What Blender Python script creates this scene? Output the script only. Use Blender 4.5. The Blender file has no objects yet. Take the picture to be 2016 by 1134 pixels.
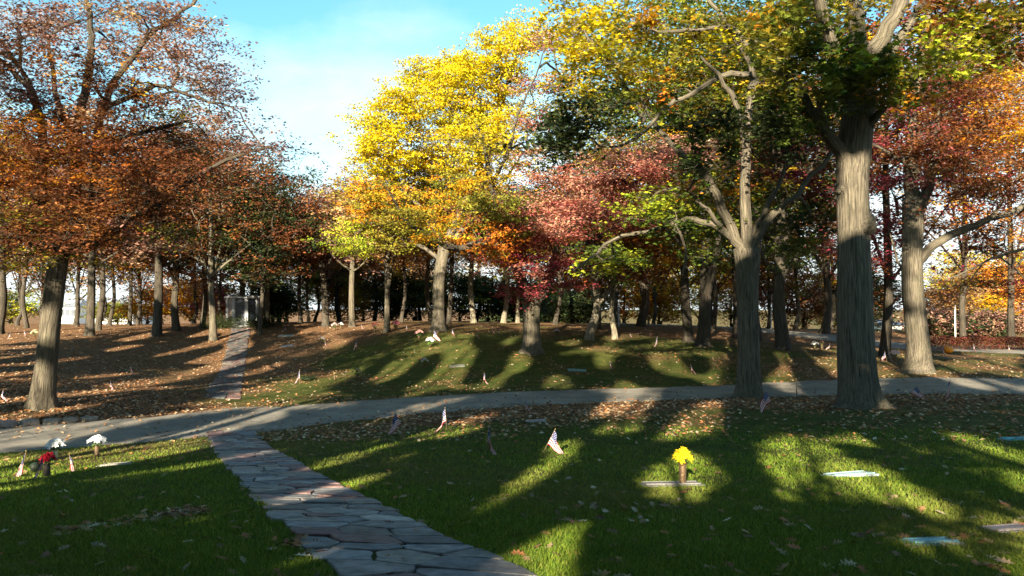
import bpy, math, random
import numpy as np
from mathutils import Vector, Matrix

R = math.radians
rng = np.random.default_rng(11)
random.seed(11)
SC = bpy.context.scene
COL = SC.collection

# ------------------------------------------------------------------ camera, sky, sun, exposure
PW, PH, F, HZ = 2016.0, 1134.0, 1570.0, 600.0     # photo size, focal length and horizon row in photo pixels
EYE = 1.15
PITCH = math.atan((HZ - PH / 2) / F)
cam_d = bpy.data.cameras.new('camera')
cam = bpy.data.objects.new('camera', cam_d)
COL.objects.link(cam)
cam_d.sensor_width = 36.0
cam_d.lens = 36.0 * F / PW
cam_d.clip_end = 3000
cam_d.clip_start = 0.05
cam.location = (0, 0, EYE)
cam.rotation_euler = (math.pi / 2 + PITCH, 0, 0)
SC.camera = cam

SUN_EL, SHADOW_AZ = R(19), R(14)                   # shadows run away from the viewer, 14 degrees to the right
LDIR = np.array([math.sin(SHADOW_AZ) * math.cos(SUN_EL), math.cos(SHADOW_AZ) * math.cos(SUN_EL), -math.sin(SUN_EL)])
sun_d = bpy.data.lights.new('sun', 'SUN')
sun = bpy.data.objects.new('sun', sun_d)
COL.objects.link(sun)
sun.location = (-20, -60, 40)
sun.rotation_euler = Vector(LDIR).to_track_quat('-Z', 'Y').to_euler()
sun_d.energy = 5.0
sun_d.angle = R(0.5)
sun_d.color = (1.0, 0.88, 0.66)

world = bpy.data.worlds.new('World')
SC.world = world
world.use_nodes = True
wt = world.node_tree
wt.nodes.clear()
sky = wt.nodes.new('ShaderNodeTexSky')
sky.sky_type = 'NISHITA'
sky.sun_disc = False
sky.sun_elevation = SUN_EL
sky.sun_rotation = math.pi + SHADOW_AZ
sky.air_density = 1.0
sky.dust_density = 0.6
sky.ozone_density = 1.5
bg = wt.nodes.new('ShaderNodeBackground')
bg.inputs[1].default_value = 0.05
wo = wt.nodes.new('ShaderNodeOutputWorld')
# thin veil cloud low in the gap between the trees
tc = wt.nodes.new('ShaderNodeTexCoord')
mp = wt.nodes.new('ShaderNodeMapping')
mp.inputs['Scale'].default_value = (2.2, 2.2, 5.0)
nz = wt.nodes.new('ShaderNodeTexNoise')
nz.inputs['Scale'].default_value = 1.6
nz.inputs['Detail'].default_value = 6
nz.inputs['Roughness'].default_value = 0.55
wt.links.new(tc.outputs['Generated'], mp.inputs['Vector'])
wt.links.new(mp.outputs['Vector'], nz.inputs['Vector'])
sx = wt.nodes.new('ShaderNodeSeparateXYZ')
wt.links.new(tc.outputs['Generated'], sx.inputs[0])
hz = wt.nodes.new('ShaderNodeMapRange')             # more veil towards the horizon
hz.inputs['From Min'].default_value = 0.36
hz.inputs['From Max'].default_value = 0.02
wt.links.new(sx.outputs['Z'], hz.inputs['Value'])
ad = wt.nodes.new('ShaderNodeMath'); ad.operation = 'MULTIPLY_ADD'
wt.links.new(nz.outputs['Fac'], ad.inputs[0]); ad.inputs[1].default_value = 1.3
wt.links.new(hz.outputs['Result'], ad.inputs[2])
cr = wt.nodes.new('ShaderNodeMapRange')
cr.inputs['From Min'].default_value = 0.78
cr.inputs['From Max'].default_value = 1.46
cr.inputs['To Max'].default_value = 0.88
wt.links.new(ad.outputs[0], cr.inputs['Value'])
mx = wt.nodes.new('ShaderNodeMix'); mx.data_type = 'RGBA'
wt.links.new(cr.outputs['Result'], mx.inputs['Factor'])
tint = wt.nodes.new('ShaderNodeMix'); tint.data_type = 'RGBA'; tint.blend_type = 'MULTIPLY'
tint.inputs['Factor'].default_value = 1.0
tint.inputs[7].default_value = (0.64, 1.05, 0.98, 1)
wt.links.new(sky.outputs[0], tint.inputs[6])
wt.links.new(tint.outputs[2], mx.inputs[6])
mx.inputs[7].default_value = (5.2, 5.5, 5.8, 1)
wt.links.new(mx.outputs[2], bg.inputs[0])
wt.links.new(bg.outputs[0], wo.inputs[0])

vs = SC.view_settings
vs.view_transform = 'Standard'
try:
    vs.look = 'None'
except Exception:
    pass
vs.gamma = 1.0
vs.use_curve_mapping = False
vs.exposure = 2.45

# ------------------------------------------------------------------ helpers
def ray(px, py):
    v = (PH / 2 - py) / F
    return np.array([(px - PW / 2) / F, math.cos(PITCH) - v * math.sin(PITCH), math.sin(PITCH) + v * math.cos(PITCH)])

def at(px, py, d):
    r = ray(px, py)
    return np.array([0, 0, EYE]) + r * (d / r[1])

def tag(o, label=None, cat=None, group=None, kind=None):
    if label: o['label'] = label
    if cat: o['category'] = cat
    if group: o['group'] = group
    if kind: o['kind'] = kind
    return o

def thing(name, loc, label, cat, group=None, rz=0.0):
    o = bpy.data.objects.new(name, None)
    COL.objects.link(o)
    o.empty_display_size = 0.2
    o.location = loc
    o.rotation_euler = (0, 0, rz)
    return tag(o, label, cat, group)

def mesh_np(name, V, loops, starts, mat, parent=None, smooth=False, fcol=None, pvec=None):
    """one mesh object from numpy arrays"""
    me = bpy.data.meshes.new(name)
    V = np.ascontiguousarray(V, dtype=np.float32)
    me.vertices.add(len(V)); me.vertices.foreach_set('co', V.ravel())
    me.loops.add(len(loops)); me.loops.foreach_set('vertex_index', np.ascontiguousarray(loops, dtype=np.int32))
    me.polygons.add(len(starts)); me.polygons.foreach_set('loop_start', np.ascontiguousarray(starts, dtype=np.int32))
    me.polygons.foreach_set('use_smooth', np.full(len(starts), smooth, dtype=bool))
    if fcol is not None:
        a = me.attributes.new('col', 'FLOAT_COLOR', 'FACE')
        c = np.ones((len(starts), 4), dtype=np.float32); c[:, :3] = fcol
        a.data.foreach_set('color', c.ravel())
    if pvec is not None:
        a = me.attributes.new('bk', 'FLOAT_VECTOR', 'POINT')
        a.data.foreach_set('vector', np.ascontiguousarray(pvec, dtype=np.float32).ravel())
    me.update(calc_edges=True)
    me.validate()
    me.materials.append(mat)
    o = bpy.data.objects.new(name, me)
    COL.objects.link(o)
    if parent is not None: o.parent = parent
    return o

class MB:
    """collects simple shapes into ONE mesh"""
    def __init__(s): s.v = []; s.f = []; s.c = []
    def add(s, vs_, fs_, col=None):
        b = len(s.v); s.v += [tuple(map(float, p)) for p in vs_]
        s.f += [tuple(b + i for i in f) for f in fs_]
        s.c += [col or (0.5, 0.5, 0.5)] * len(fs_)
    def box(s, x0, y0, z0, x1, y1, z1, col=None, M=None):
        vs_ = [Vector(p) for p in ((x0,y0,z0),(x1,y0,z0),(x1,y1,z0),(x0,y1,z0),(x0,y0,z1),(x1,y0,z1),(x1,y1,z1),(x0,y1,z1))]
        if M is not None: vs_ = [M @ p for p in vs_]
        s.add(vs_, [(3,2,1,0),(4,5,6,7),(0,1,5,4),(1,2,6,5),(2,3,7,6),(3,0,4,7)], col)
    def lathe(s, prof, n=14, col=None, c=(0,0,0)):
        vs_ = []
        for r, z in prof:
            for k in range(n):
                a = 2 * math.pi * k / n
                vs_.append((c[0] + r * math.cos(a), c[1] + r * math.sin(a), c[2] + z))
        fs_ = []
        for i in range(len(prof) - 1):
            for k in range(n):
                k2 = (k + 1) % n
                fs_.append((i*n+k, i*n+k2, (i+1)*n+k2, (i+1)*n+k))
        fs_.append(tuple(range(n-1, -1, -1)))
        fs_.append(tuple((len(prof)-1)*n + k for k in range(n)))
        s.add(vs_, fs_, col)
    def tube(s, pts, rad, n=6, col=None):
        pts = [Vector(p) for p in pts]
        vs_ = []; up = Vector((0.3, 0.9, 0.2))
        for i, p in enumerate(pts):
            d = (pts[min(i+1, len(pts)-1)] - pts[max(i-1, 0)]).normalized()
            a = d.cross(up).normalized(); b = d.cross(a)
            r = rad[i] if hasattr(rad, '__len__') else rad
            for k in range(n):
                t = 2 * math.pi * k / n
                vs_.append(p + a * (r * math.cos(t)) + b * (r * math.sin(t)))
        fs_ = []
        for i in range(len(pts) - 1):
            for k in range(n):
                k2 = (k + 1) % n
                fs_.append((i*n+k, (i+1)*n+k, (i+1)*n+k2, i*n+k2))
        fs_.append(tuple(range(n))); fs_.append(tuple((len(pts)-1)*n + k for k in range(n-1, -1, -1)))
        s.add(vs_, fs_, col)
    def build(s, name, mat, parent=None, smooth=False):
        me = bpy.data.meshes.new(name)
        me.from_pydata(s.v, [], s.f)
        a = me.attributes.new('col', 'FLOAT_COLOR', 'FACE')
        c = np.ones((len(s.f), 4), dtype=np.float32); c[:, :3] = np.array(s.c)
        a.data.foreach_set('color', c.ravel())
        if smooth: me.polygons.foreach_set('use_smooth', np.ones(len(s.f), dtype=bool))
        me.update()
        me.materials.append(mat)
        o = bpy.data.objects.new(name, me)
        COL.objects.link(o)
        if parent is not None: o.parent = parent
        return o

# ------------------------------------------------------------------ materials
def new_mat(name):
    m = bpy.data.materials.new(name); m.use_nodes = True
    t = m.node_tree; t.nodes.clear()
    return m, t, t.nodes.new, t.links.new

def col_mat(name, rough=0.7, spec=0.3, translucent=0.0, noise=0.0, nscale=20.0, metallic=0.0):
    """surface coloured by the mesh's own 'col' attribute"""
    m, t, N, L = new_mat(name)
    out = N('ShaderNodeOutputMaterial')
    at_ = N('ShaderNodeAttribute'); at_.attribute_name = 'col'
    p = N('ShaderNodeBsdfPrincipled')
    p.inputs['Roughness'].default_value = rough
    p.inputs['Specular IOR Level'].default_value = spec
    p.inputs['Metallic'].default_value = metallic
    src = at_.outputs['Color']
    if noise > 0:
        g = N('ShaderNodeNewGeometry'); n = N('ShaderNodeTexNoise')
        n.inputs['Scale'].default_value = nscale; n.inputs['Detail'].default_value = 5
        n.inputs['Roughness'].default_value = 0.65
        L(g.outputs['Position'], n.inputs['Vector'])
        mr = N('ShaderNodeMapRange'); mr.inputs['To Min'].default_value = 1 - noise; mr.inputs['To Max'].default_value = 1 + noise
        mr.inputs['From Min'].default_value = 0.3; mr.inputs['From Max'].default_value = 0.7
        L(n.outputs['Fac'], mr.inputs['Value'])
        mm = N('ShaderNodeVectorMath'); mm.operation = 'SCALE'
        L(src, mm.inputs[0]); L(mr.outputs['Result'], mm.inputs['Scale'])
        src = mm.outputs['Vector']
        b = N('ShaderNodeBump'); b.inputs['Strength'].default_value = 0.5; b.inputs['Distance'].default_value = 0.02
        L(n.outputs['Fac'], b.inputs['Height']); L(b.outputs['Normal'], p.inputs['Normal'])
    L(src, p.inputs['Base Color'])
    if translucent > 0:
        tr = N('ShaderNodeBsdfTranslucent'); L(src, tr.inputs['Color'])
        ms = N('ShaderNodeMixShader'); ms.inputs[0].default_value = translucent
        L(p.outputs[0], ms.inputs[1]); L(tr.outputs[0], ms.inputs[2]); L(ms.outputs[0], out.inputs[0])
    else:
        L(p.outputs[0], out.inputs[0])
    return m

def bark_mat(name, dark, light, ridge=1.0, moss=0.25):
    m, t, N, L = new_mat(name)
    out = N('ShaderNodeOutputMaterial'); p = N('ShaderNodeBsdfPrincipled')
    p.inputs['Roughness'].default_value = 0.9; p.inputs['Specular IOR Level'].default_value = 0.15
    a = N('ShaderNodeAttribute'); a.attribute_name = 'bk'
    mp_ = N('ShaderNodeMapping'); mp_.inputs['Scale'].default_value = (23, 23, 1.15)
    L(a.outputs['Vector'], mp_.inputs['Vector'])
    n1 = N('ShaderNodeTexNoise'); n1.inputs['Scale'].default_value = 1.0; n1.inputs['Detail'].default_value = 7
    n1.inputs['Roughness'].default_value = 0.6; n1.inputs['Distortion'].default_value = 1.1
    L(mp_.outputs['Vector'], n1.inputs['Vector'])
    rp = N('ShaderNodeValToRGB')
    rp.color_ramp.elements[0].position = 0.34; rp.color_ramp.elements[0].color = (*dark, 1)
    rp.color_ramp.elements[1].position = 0.68; rp.color_ramp.elements[1].color = (*light, 1)
    L(n1.outputs['Fac'], rp.inputs['Fac'])
    n2 = N('ShaderNodeTexNoise'); n2.inputs['Scale'].default_value = 2.3; n2.inputs['Detail'].default_value = 4
    L(a.outputs['Vector'], n2.inputs['Vector'])
    r2 = N('ShaderNodeMapRange'); r2.inputs['From Min'].default_value = 0.45; r2.inputs['From Max'].default_value = 0.75
    r2.inputs['To Max'].default_value = moss * 1.6
    L(n2.outputs['Fac'], r2.inputs['Value'])
    mx_ = N('ShaderNodeMix'); mx_.data_type = 'RGBA'
    L(r2.outputs['Result'], mx_.inputs['Factor']); L(rp.outputs['Color'], mx_.inputs[6])
    mx_.inputs[7].default_value = (light[0]*0.55, light[1]*0.62, light[2]*0.5, 1)
    L(mx_.outputs[2], p.inputs['Base Color'])
    b = N('ShaderNodeBump'); b.inputs['Strength'].default_value = 1.0 * ridge; b.inputs['Distance'].default_value = 0.07
    L(n1.outputs['Fac'], b.inputs['Height']); L(b.outputs['Normal'], p.inputs['Normal'])
    L(p.outputs[0], out.inputs[0])
    return m

M_LEAF = col_mat('leaf', rough=0.55, spec=0.25, translucent=0.3)
M_GRASS = col_mat('grass_blade', rough=0.6, spec=0.2, translucent=0.35)
M_LITTER = col_mat('fallen_leaf', rough=0.75, spec=0.2, translucent=0.1)
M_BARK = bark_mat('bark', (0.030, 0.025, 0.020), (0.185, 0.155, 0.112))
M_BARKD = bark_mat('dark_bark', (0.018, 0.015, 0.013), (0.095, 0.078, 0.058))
M_BARKLIT = bark_mat('sunlit_bark', (0.05, 0.042, 0.032), (0.30, 0.255, 0.185))  # paler copy of the bark: sunlight put into the colour of lit trunks
M_STONE = col_mat('stone', rough=0.8, spec=0.3, noise=0.5, nscale=7)
M_GRANITE = col_mat('granite', rough=0.6, spec=0.4, noise=0.25, nscale=40)
M_BRONZE = col_mat('bronze', rough=0.42, spec=0.5, noise=0.3, nscale=25, metallic=0.6)
M_CLOTH = col_mat('cloth', rough=0.8, spec=0.15, translucent=0.3)
M_PAINT = col_mat('paint', rough=0.5, spec=0.4, noise=0.08, nscale=6)

# ------------------------------------------------------------------ terrain: a thin-plate surface through measured spots
CTRL_PX = [
 (850,1134,4.83),(740,1057,6.28),(680,1020,7.45),(627,988,8.76),(567,950,11.0),(511,910,13.8),(464,873,18.8),
 (100,1134,4.9),(100,1010,7.9),(1900,1134,5.0),(1343,953,10.2),(1670,935,11.2),(1830,1068,6.3),(1343,1134,4.9),
 (1090,893,15.2),(955,893,15.2),(801,857,19.0),(1528,813,21.0),(1690,803,22.5),(1784,784,24.0),(1990,865,15.2),(1600,870,16.0),
 (100,905,16.8),(190,897,17.0),(45,938,14.2),
 (0,892,17.8),(0,846,21.2),(450,858,21.0),(425,808,25.3),(704,827,22.5),(724,787,27.3),(1008,800,24.3),(1008,771,29.0),
 (1450,782,26.0),(1450,757,30.5),(2016,778,25.0),(2016,745,30.2),
 (80,803,24.5),(458,730,40.0),(467,690,47.0),(472,650,54.0),(300,645,57.0),(100,650,54.0),(100,700,40.0),(200,750,32.0),
 (590,757,33.0),(700,690,43.0),(865,650,46.0),(930,637,55.0),(650,640,57.0),(1048,690,37.0),(952,757,32.0),(1200,725,35.0),
 (1360,735,33.5),(1160,670,44.0),(1210,668,45.0),(1355,673,43.0),(1383,682,41.0),(1540,686,39.0),(1805,732,32.0),(1740,701,39.0),
 (1260,641,60.0),(1560,652,60.0),(1650,668,52.0),(1780,690,45.0),(2016,667,60.0),(1900,696,42.0),(-300,650,54),(2300,690,45),
]
CTRL_XYZ = [(0,0,0.0),(-6,0,-0.05),(6,0,0.05),(0,-10,0.5),(-20,-10,0.2),(20,-10,0.6),(-20,2,-1.2),(18,4,-0.4),(-30,-40,1.0),(30,-40,1.0),
 (-60,90,-1.0),(-20,90,-1.2),(20,90,-1.4),(60,90,-1.8),(-40,60,-0.6),(-60,30,-2.0),(55,30,-1.4),(0,140,-3),(-100,140,-3),(100,140,-3),(-90,0,-2),(90,0,-1)]
_c = [tuple(at(*c)) for c in CTRL_PX] + CTRL_XYZ
_CP = np.array([c[:2] for c in _c]); _CZ = np.array([c[2] for c in _c])
def _k(r2):
    return np.where(r2 > 1e-12, 0.5 * r2 * np.log(np.maximum(r2, 1e-12)), 0.0)
_n = len(_CP)
_A = np.zeros((_n + 3, _n + 3))
_A[:_n, :_n] = _k(((_CP[:, None] - _CP[None]) ** 2).sum(-1)) + np.eye(_n) * 2.5
_A[:_n, _n] = 1; _A[:_n, _n+1:] = _CP; _A[_n, :_n] = 1; _A[_n+1:, :_n] = _CP.T
_w = np.linalg.solve(_A, np.concatenate([_CZ, [0, 0, 0]]))
def H_exact(x, y):
    x = np.atleast_1d(np.asarray(x, float)); y = np.atleast_1d(np.asarray(y, float))
    sh = x.shape; x = x.ravel(); y = y.ravel(); out = np.empty(len(x))
    for i in range(0, len(x), 20000):
        q = np.stack([x[i:i+20000], y[i:i+20000]], 1)
        r2 = ((q[:, None] - _CP[None]) ** 2).sum(-1)
        out[i:i+20000] = _k(r2) @ _w[:_n] + _w[_n] + q @ _w[_n+1:]
    far = np.clip((np.hypot(x, y - 30) - 85) / 60, 0, 1); far = far * far * (3 - 2 * far)
    out = out * (1 - far) + (-3.0) * far
    return out.reshape(sh)
_gx0, _gy0, _gs = -130.0, -75.0, 0.5
_gX, _gY = np.meshgrid(np.arange(_gx0, 130.01, _gs), np.arange(_gy0, 190.01, _gs))
_HG = H_exact(_gX, _gY)
def H(x, y):
    x = np.atleast_1d(np.asarray(x, float)); y = np.atleast_1d(np.asarray(y, float))
    u = np.clip((x - _gx0) / _gs, 0, _HG.shape[1] - 1.001); v = np.clip((y - _gy0) / _gs, 0, _HG.shape[0] - 1.001)
    i = u.astype(int); j = v.astype(int); fu = u - i; fv = v - j
    r = (_HG[j, i] * (1-fu) + _HG[j, i+1] * fu) * (1-fv) + (_HG[j+1, i] * (1-fu) + _HG[j+1, i+1] * fu) * fv
    far = np.clip((np.hypot(x, y - 30) - 85) / 45, 0, 1); far = far * far * (3 - 2 * far)
    return r * (1 - far) - 3.0 * far
def h1(x, y): return float(H(x, y)[0])

def hit(px, py):
    """where a line of sight meets the ground (arrays allowed)"""
    px = np.atleast_1d(np.asarray(px, float)); py = np.atleast_1d(np.asarray(py, float))
    v = (PH / 2 - py) / F
    dx = (px - PW/2) / F; dy = math.cos(PITCH) - v * math.sin(PITCH); dz = math.sin(PITCH) + v * math.cos(PITCH)
    lo = np.full(len(px), 2.5); done = np.zeros(len(px), bool); hi = lo.copy(); Y = 2.5
    while Y < 95 and not done.all():
        Yn = Y * 1.06
        t = Yn / dy
        below = (EYE + dz * t) < H(dx * t, dy * t)
        new = below & ~done
        lo[new] = Y; hi[new] = Yn; done |= new; Y = Yn
    lo[~done] = 95; hi[~done] = 95
    for _ in range(10):
        m_ = (lo + hi) / 2; t = m_ / dy
        b = (EYE + dz * t) < H(dx * t, dy * t)
        hi = np.where(b, m_, hi); lo = np.where(b, lo, m_)
    t = hi / dy
    return np.stack([dx * t, dy * t, H(dx * t, dy * t)], 1), done
def g(px, py): return hit(px, py)[0][0]

def to_px(P):
    X, Y, Z = P[:, 0], P[:, 1], P[:, 2] - EYE
    dep = Y * math.cos(PITCH) + Z * math.sin(PITCH)
    up = -Y * math.sin(PITCH) + Z * math.cos(PITCH)
    dep = np.where(dep > 0.05, dep, 0.05)
    return PW/2 + F * X / dep, PH/2 - F * up / dep

# road edges (plan), near and far side as functions of x
_xs = np.linspace(-40, 60, 1001)
def _smooth(xp, yp):
    y = np.interp(_xs, xp, yp); k = np.exp(-0.5 * (np.arange(-30, 31) / 12.0) ** 2); k /= k.sum()
    return np.convolve(np.pad(y, 30, mode='edge'), k, 'valid')
ROAD_N = _smooth([-40,-25,-16,-11.4,-7.46,-4.36,0,7.32,16.05,25,40,60], [-8,5,13.5,17.8,21,22.5,24.3,26,25.2,23.5,18,10])
ROAD_F = _smooth([-40,-28,-18,-13.6,-11.6,-9.5,-6.98,-4.94,0,8.6,19.4,28,44,60], [-3,8,17,21.2,23.4,25.0,26.3,27.3,29,30.5,30.2,28.6,23,15])
def road_n(x): return np.interp(x, _xs, ROAD_N)
def road_f(x): return np.interp(x, _xs, ROAD_F)
def on_road(x, y, m_=0.0): return (y > road_n(x) - m_) & (y < road_f(x) + m_)
HALF = 0.6
def path_x(y): return np.where(y < 24, 1.56 - 0.4255 * y, np.interp(y, [24, 29, 40, 47, 54, 60], [-8.65, -10.5, -14.0, -16.2, -18.35, -20.4]))
def on_path(x, y, m_=0.0):
    return (np.abs(x - path_x(y)) < HALF + m_) & (y > -3) & (y < 55) & ~((y > 21.4) & (y < 29))

def sst(a, b, x):
    t = np.clip((x - a) / (b - a), 0, 1); return t * t * (3 - 2 * t)
_nseed = rng.uniform(0, 6.28, (14, 2))
def wob(x, y, s):
    """cheap smooth noise in -1..1"""
    o = 0
    for i in range(6):
        a = _nseed[i, 0]; f = s * (0.6 + 0.35 * i)
        o = o + np.sin(x * math.cos(a) * f + y * math.sin(a) * f + _nseed[i, 1] * 3)
    return o / 3.2
def litter(x, y):
    """how much of the ground is covered by fallen leaves, 0..1"""
    n = road_n(x); f = road_f(x)
    near = y < (n + f) / 2
    a = 0.10 + 0.75 * sst(4.2, 0.6, n - y) * sst(-7.5, -2, x) + 0.35 * sst(9, 2, n - y) + 0.28 * sst(-7, -9, x) * sst(6, 3, n - y)
    a = a - 0.25 * sst(3.0, 0.5, n - y) * sst(1.2, 0.4, n - y)
    b = 0.24 + 0.66 * sst(-7.5, -12.5, x) + 0.35 * sst(3.2, 0.4, y - f) * sst(-3, -8, x) + 0.5 * sst(42, 49, y) * sst(72, 60, y) + 0.30 * sst(8, 13, x)
    L_ = np.where(near, a, b) + 0.22 * wob(x, y, 0.9) + 0.15 * wob(y, x, 2.7)
    return np.clip(L_, 0, 1)

# terrain mesh
def axis(lo, hi, s, n):
    t = np.linspace(math.asinh(lo / s), math.asinh(hi / s), n); return np.sinh(t) * s
gx = axis(-420, 420, 6, 330)
gy = np.concatenate([np.linspace(-70, -4, 24)[:-1], -4 + axis(0, 620, 9, 330)])
GX, GY = np.meshgrid(gx, gy)
GZ = H(GX, GY) + 0.012 * wob(GX, GY, 2.1) * (np.hypot(GX, GY) < 60)
nx, ny = len(gx), len(gy)
idx = np.arange(nx * ny).reshape(ny, nx)
q = np.stack([idx[:-1, :-1], idx[:-1, 1:], idx[1:, 1:], idx[1:, :-1]], -1).reshape(-1, 4)
def ground_mat():
    m, t, N, L = new_mat('lawn')
    out = N('ShaderNodeOutputMaterial'); p = N('ShaderNodeBsdfPrincipled')
    p.inputs['Roughness'].default_value = 0.95; p.inputs['Specular IOR Level'].default_value = 0.1
    ge = N('ShaderNodeNewGeometry')
    a = N('ShaderNodeAttribute'); a.attribute_name = 'litter'
    def noise(s, d, r=0.6):
        n_ = N('ShaderNodeTexNoise'); n_.inputs['Scale'].default_value = s; n_.inputs['Detail'].default_value = d
        n_.inputs['Roughness'].default_value = r; L(ge.outputs['Position'], n_.inputs['Vector']); return n_
    n1, n2, n3 = noise(9, 6, 0.75), noise(1.3, 4), noise(30, 5, 0.7)
    gr = N('ShaderNodeValToRGB')
    e = gr.color_ramp.elements
    e[0].position = 0.3; e[0].color = (0.020, 0.036, 0.008, 1)
    e[1].position = 0.7; e[1].color = (0.085, 0.105, 0.018, 1)
    L(n1.outputs['Fac'], gr.inputs['Fac'])
    g2 = N('ShaderNodeMix'); g2.data_type = 'RGBA'
    r2 = N('ShaderNodeMapRange'); r2.inputs['From Min'].default_value = 0.42; r2.inputs['From Max'].default_value = 0.7; r2.inputs['To Max'].default_value = 0.6
    L(n2.outputs['Fac'], r2.inputs['Value']); L(r2.outputs['Result'], g2.inputs['Factor'])
    L(gr.outputs['Color'], g2.inputs[6]); g2.inputs[7].default_value = (0.13, 0.115, 0.03, 1)
    lf = N('ShaderNodeValToRGB')
    e = lf.color_ramp.elements
    e[0].position = 0.28; e[0].color = (0.050, 0.026, 0.016, 1)
    e[1].position = 0.68; e[1].color = (0.30, 0.185, 0.095, 1)
    k = lf.color_ramp.elements.new(0.48); k.color = (0.165, 0.088, 0.045, 1)
    L(n3.outputs['Fac'], lf.inputs['Fac'])
    # leaf cover = attribute pushed by fine noise
    s1 = N('ShaderNodeMath'); s1.operation = 'MULTIPLY_ADD'
    L(n1.outputs['Fac'], s1.inputs[0]); s1.inputs[1].default_value = 1.7; L(a.outputs['Fac'], s1.inputs[2])
    mr = N('ShaderNodeMapRange'); mr.inputs['From Min'].default_value = 1.15; mr.inputs['From Max'].default_value = 1.65
    L(s1.outputs[0], mr.inputs['Value'])
    mx_ = N('ShaderNodeMix'); mx_.data_type = 'RGBA'
    L(mr.outputs['Result'], mx_.inputs['Factor']); L(g2.outputs[2], mx_.inputs[6]); L(lf.outputs['Color'], mx_.inputs[7])
    L(mx_.outputs[2], p.inputs['Base Color'])
    b = N('ShaderNodeBump'); b.inputs['Strength'].default_value = 1.0; b.inputs['Distance'].default_value = 0.09
    L(n3.outputs['Fac'], b.inputs['Height']); L(b.outputs['Normal'], p.inputs['Normal'])
    L(p.outputs[0], out.inputs[0])
    return m
M_LAWN = ground_mat()
gnd = mesh_np('ground', np.stack([GX, GY, GZ], -1).reshape(-1, 3), q.ravel(), np.arange(len(q)) * 4, M_LAWN, smooth=True)
_a = gnd.data.attributes.new('litter', 'FLOAT', 'POINT')
_a.data.foreach_set('value', litter(GX, GY).ravel().astype(np.float32))
tag(gnd, kind='structure')

# road
def asphalt_mat():
    m, t, N, L = new_mat('asphalt')
    out = N('ShaderNodeOutputMaterial'); p = N('ShaderNodeBsdfPrincipled')
    p.inputs['Roughness'].default_value = 0.85; p.inputs['Specular IOR Level'].default_value = 0.25
    ge = N('ShaderNodeNewGeometry')
    n1 = N('ShaderNodeTexNoise'); n1.inputs['Scale'].default_value = 0.9; n1.inputs['Detail'].default_value = 8; n1.inputs['Roughness'].default_value = 0.7
    n2 = N('ShaderNodeTexNoise'); n2.inputs['Scale'].default_value = 60; n2.inputs['Detail'].default_value = 3
    L(ge.outputs['Position'], n1.inputs['Vector']); L(ge.outputs['Position'], n2.inputs['Vector'])
    r = N('ShaderNodeValToRGB'); e = r.color_ramp.elements
    e[0].position = 0.3; e[0].color = (0.11, 0.10, 0.085, 1); e[1].position = 0.7; e[1].color = (0.25, 0.225, 0.185, 1)
    L(n1.outputs['Fac'], r.inputs['Fac'])
    mr = N('ShaderNodeMapRange'); mr.inputs['To Min'].default_value = 0.75; mr.inputs['To Max'].default_value = 1.25
    L(n2.outputs['Fac'], mr.inputs['Value'])
    mm = N('ShaderNodeVectorMath'); mm.operation = 'SCALE'; L(r.outputs['Color'], mm.inputs[0]); L(mr.outputs['Result'], mm.inputs['Scale'])
    # pale tar-filled cracks
    v = N('ShaderNodeTexVoronoi'); v.feature = 'DISTANCE_TO_EDGE'; v.inputs['Scale'].default_value = 0.22
    ns = N('ShaderNodeVectorMath'); ns.operation = 'ADD'
    n3 = N('ShaderNodeTexNoise'); n3.inputs['Scale'].default_value = 1.5; n3.inputs['Detail'].default_value = 4; L(ge.outputs['Position'], n3.inputs['Vector'])
    L(ge.outputs['Position'], ns.inputs[0]); L(n3.outputs['Color'], ns.inputs[1]); L(ns.outputs[0], v.inputs['Vector'])
    cr_ = N('ShaderNodeMapRange'); cr_.inputs['From Max'].default_value = 0.006; cr_.inputs['To Min'].default_value = 0.45; L(v.outputs['Distance'], cr_.inputs['Value'])
    m2 = N('ShaderNodeVectorMath'); m2.operation = 'SCALE'; L(mm.outputs[0], m2.inputs[0]); L(cr_.outputs['Result'], m2.inputs['Scale'])
    L(m2.outputs[0], p.inputs['Base Color'])
    b = N('ShaderNodeBump'); b.inputs['Strength'].default_value = 0.4; b.inputs['Distance'].default_value = 0.02
    L(n2.outputs['Fac'], b.inputs['Height']); L(b.outputs['Normal'], p.inputs['Normal'])
    L(p.outputs[0], out.inputs[0])
    return m
M_ROAD = asphalt_mat()
def strip(name, A, B, n_across, lift, mat, kind='structure'):
    t = np.linspace(0, 1, n_across)[:, None, None]
    P = A[None] * (1 - t) + B[None] * t
    Z = H(P[..., 0], P[..., 1]) + lift - 0.03 * ((np.arange(n_across) == 0) | (np.arange(n_across) == n_across - 1))[:, None] 
    V = np.concatenate([P, Z[..., None]], -1)
    a_, b_ = V.shape[:2]; ii = np.arange(a_ * b_).reshape(a_, b_)
    q_ = np.stack([ii[:-1, :-1], ii[:-1, 1:], ii[1:, 1:], ii[1:, :-1]], -1).reshape(-1, 4)
    o = mesh_np(name, V.reshape(-1, 3), q_.ravel(), np.arange(len(q_)) * 4, mat, smooth=True)
    return tag(o, kind=kind)
_rx = np.arange(-38, 55, 0.25)
_jn = 0.10 * wob(_rx, _rx * 0 + 3, 3.0) + 0.05 * wob(_rx, _rx * 0 + 9, 9.0)
_jf = 0.13 * wob(_rx, _rx * 0 + 17, 2.6) + 0.05 * wob(_rx, _rx * 0 + 5, 8.0)
_ap = 0.75 * np.exp(-((_rx + 8.9) / 1.0) ** 2)      # apron where the flagstone path arrives
strip('road', np.stack([_rx, road_n(_rx) + _jn], 1), np.stack([_rx, road_f(_rx) + _jf + _ap], 1), 22, 0.03, M_ROAD)
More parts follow.
